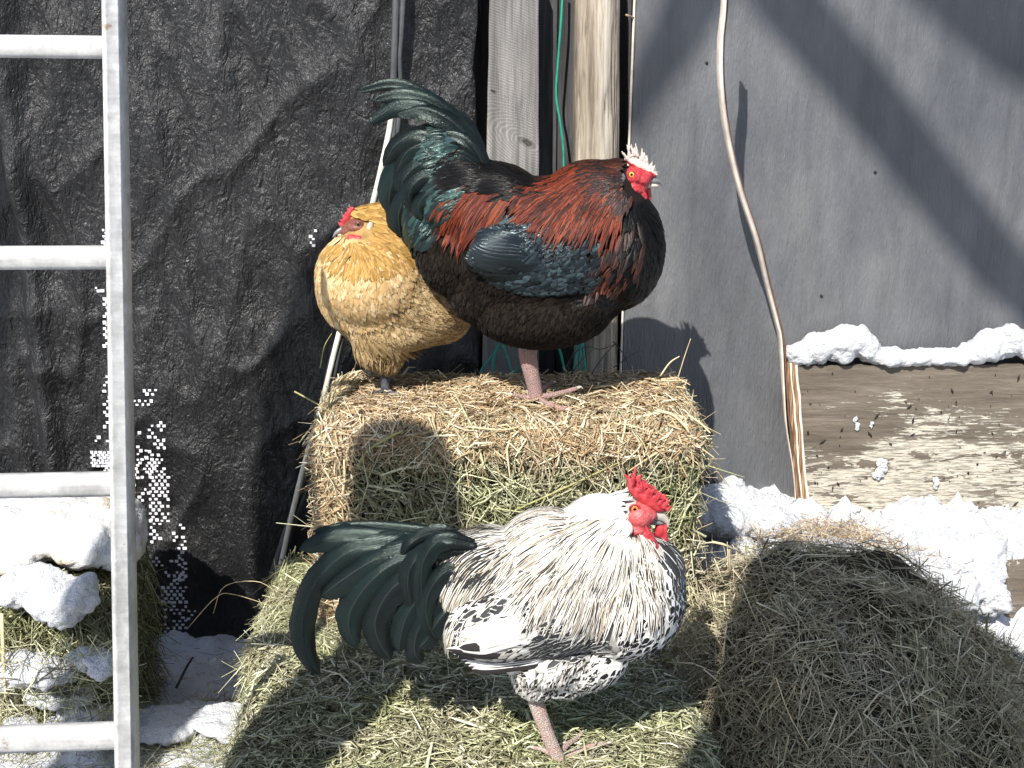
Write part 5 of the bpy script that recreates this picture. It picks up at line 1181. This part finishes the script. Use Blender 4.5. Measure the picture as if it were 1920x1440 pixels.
    blob('wattle', [s(1198, 358, -.018, 11, 14, .009), s(1201, 370, -.020, 13, 15, .007), s(1202, 378, -.020, 8, 10, .006)], .002, M['skin_red'], root, 2, lambda v: .001 * noise.noise(v * 200))
    blob('wattle', [s(1213, 358, .014, 8, 13, .008), s(1214, 368, .014, 8, 12, .006)], .002, M['skin_red'], root, 2)
    blob('ear_lobe', [s(1164, 334, -.038, 9, 10, .009)], .002, M['lobe_grey'], root, 3); blob('ear_lobe', [s(1164, 334, .034, 9, 10, .008)], .002, M['lobe_grey'], root, 3)
    tube('upper_beak', [P(1206, 342, Y), P(1220, 338, Y), P(1232, 339, Y), P(1241, 344, Y), P(1244, 351, Y)], [.0085, .0082, .0062, .0032, .0006], M['horn_dark'], root, 22, 12, .8)
    tube('lower_beak', [P(1206, 349, Y), P(1222, 348, Y), P(1234, 348, Y)], [.006, .005, .0015], M['horn_tip'], root, 14, 10, .9)
    ye = surf_y(fc, 1184, 327); eye(root, 1184, 327, ye, 6.6, M['eye_yellow'], -1, .001); eyelid(root, 1184, 327, ye + .0005, 6.2, M['skin_red']); eye(root, 1184, 327, 2 * Y - ye, 6.6, M['eye_yellow'], 1, 0)
    leg_and_foot(root, Y, [(990, 640, Y), (990, 668, Y), (996, 700, Y), (1003, 730, Y), (1005, 748, Y)], None, [.0240, .0210, .0185, .0170, .0170],
        [([(1005, 744, Y), (1030, 742, Y), (1055, 736, Y + .01), (1082, 728, Y + .02)], .0078), ([(1004, 744, Y), (1020, 754, Y - .03), (1040, 762, Y - .05), (1062, 768, Y - .07)], .0075),
         ([(1002, 744, Y), (1012, 732, Y + .04), (1024, 724, Y + .07), (1036, 718, Y + .09)], .007), ([(1000, 744, Y), (985, 745, Y), (972, 742, Y), (960, 740, Y)], .006)], M['leg_pink'], M['horn_pale'])
dark_rooster()

# ================================================================== BUFF HEN
def hen():
    Y = PZ(722, 728, 0.885).y + .03
    root = thing('hen', PZ(722, 728, 0.885), 'buff golden hen with small red comb standing half hidden behind the dark rooster', 'hen')
    s = lambda px, py, yo, rx, ry, d, rot=0: ell(px, py, Y + yo, rx, ry, d, rot)
    body = blob('body', [s(728, 540, .02, 132, 112, .125, 0), s(775, 565, .04, 115, 88, .12, 12), s(700, 520, -.02, 105, 92, .12), s(715, 470, 0, 88, 75, .085), s(715, 425, 0, 58, 40, .05), s(692, 418, 0, 40, 30, .036), s(665, 428, 0, 22, 18, .026),
                        s(735, 610, 0, 90, 50, .085), s(725, 650, 0, 36, 40, .035), s(820, 600, .06, 60, 42, .08), s(700, 640, -.02, 30, 40, .035, -30)],
                0.007, M['under_buff'], root, 10)
    B = Bird(root, Y, body)
    fl = [(690, 420, .9, .5), (640, 480, -.4, 1), (600, 520, -.1, 1), (700, 520, .15, 1), (620, 580, .3, 1), (700, 600, .4, 1), (760, 480, .6, 1), (820, 540, .8, .8), (850, 590, 1, .5), (760, 640, .5, .8), (800, 600, 1, .4), (720, 680, 0, 1), (740, 400, 1, .4)]
    B.zone('body_feathers', [(560, 470), (640, 560), (700, 560), (740, 440), (800, 400), (900, 540), (900, 650), (780, 670), (640, 680), (560, 600)], fl, 26000, (.030, .045), (.009, .014), M['buff'], width_round, .10, .001, 5, .16)
    B.zone('breast_feathers', [(560, 440), (600, 440), (700, 440), (770, 470), (760, 540), (700, 590), (600, 590), (560, 540)], fl, 26000, (.030, .045), (.009, .014), M['buff_plain'], width_round, .10, .003, 5, .12)
    B.zone('neck_feathers', [(690, 380), (780, 380), (810, 430), (770, 480), (700, 490), (640, 480), (620, 455), (690, 445), (700, 425), (690, 405), (650, 400)], fl, 30000, (.028, .045), (.007, .011), M['gold'], width_lancet, .08, .005, 5, .12, holes=([(648, 413), (672, 410), (698, 414), (702, 432), (684, 445), (640, 450), (622, 440)],))
    B.zone('thigh_feathers', [(660, 610), (760, 640), (750, 700), (640, 700)], [(700, 640, .4, 1), (730, 670, 0, 1)], 26000, (.04, .06), (.008, .012), M['buff'], width_lancet, .2, .003, 5, .3, .2)
    for i in range(16):
        x = 712 + random.uniform(-16, 12); a = random.uniform(-12, 10)
        plume('thigh_tuft', [(x - 24, 620 + random.uniform(-10, 20), -.06), (x - 8, 655, -.06), (x + a * .6, 692 + random.uniform(-14, 8), -.04)], 11, M['buff'], root, Y, (random.uniform(-.5, .5), -1, 0), width_lancet, 10, .3, random.uniform(-1, 1), .05)
    fc = blob('face', [s(674, 424, -.02, 28, 16, .036), s(655, 432, -.015, 19, 14, .028), s(680, 438, -.02, 22, 13, .034)], .0025, M['skin_hen'], root, 4, lambda v: .001 * noise.noise(v * 240))
    it = [(P(640 + i * 4.0, 424 - i * 6, Y - .01), P(634 + i * 4.3, 416 - i * 6.2 + (i % 2) * 2, Y - .012), .004) for i in range(6)]
    blob('comb', [s(652, 406, -.01, 7, 22, .006, -32)], .0018, M['skin_red'], root, 1, None, cones(it))
    blob('wattle', [s(660, 447, -.062, 11, 8, .009), s(672, 450, -.066, 12, 9, .009), s(664, 454, -.064, 10, 7, .008)], .0018, M['skin_red_w'], root, 2)
    blob('ear_lobe', [s(694, 426, -.054, 7, 11, .008, -20)], .002, M['lobe_buff'], root, 3)
    tube('upper_beak', [P(660, 432, Y - .02), P(644, 430, Y - .025), P(631, 436, Y - .03), P(624, 445, Y - .032)], [.0085, .0075, .0045, .0008], M['horn_dark'], root, 20, 12, .8)
    tube('lower_beak', [P(658, 438, Y - .02), P(642, 440, Y - .025), P(633, 441, Y - .03)], [.006, .004, .001], M['horn_tip'], root, 12, 10, .9)
    ye = surf_y(fc, 672, 421); eye(root, 672, 421, ye, 6.5, M['eye_dark'], -1, .001); eyelid(root, 672, 421, ye + .0005, 6.0, M['skin_hen'])
    leg_and_foot(root, Y, [(716, 665, Y), (719, 690, Y), (721, 710, Y), (723, 732, Y)], None, [.013, .011, .010, .011],
        [([(723, 730, Y), (710, 736, Y - .03), (695, 741, Y - .05), (680, 745, Y - .06)], .006), ([(723, 730, Y), (722, 742, Y - .05), (722, 750, Y - .07), (721, 757, Y - .09)], .006),
         ([(723, 730, Y), (738, 738, Y - .03), (748, 742, Y - .04), (760, 746, Y - .05)], .006), ([(723, 730, Y), (728, 722, Y + .02), (732, 716, Y + .04), (736, 712, Y + .05)], .005)], M['leg_dark'], M['horn_dark'])
hen()

# loose stalks lying over the birds' toes
for n_, (c, b, m_) in enumerate(((PZ(1075, 1418, .395), b3, 'hay'), (PZ(1025, 748, .88), b1, 'hay_tan'), (PZ(720, 744, .88), b1, 'hay_tan'))):
    pts = [(c.x + random.gauss(0, .05), c.y + random.gauss(0, .03), c.z + random.uniform(-.008, .006)) for _ in range(60)]
    straws('foot_litter', pts, np.tile(np.array([0, 0, 1.0]), (len(pts), 1)), M[m_], b, (.03, .09), (.0008, .0026), (0, .3), .01, (.2, 1), deep=(0, .002))
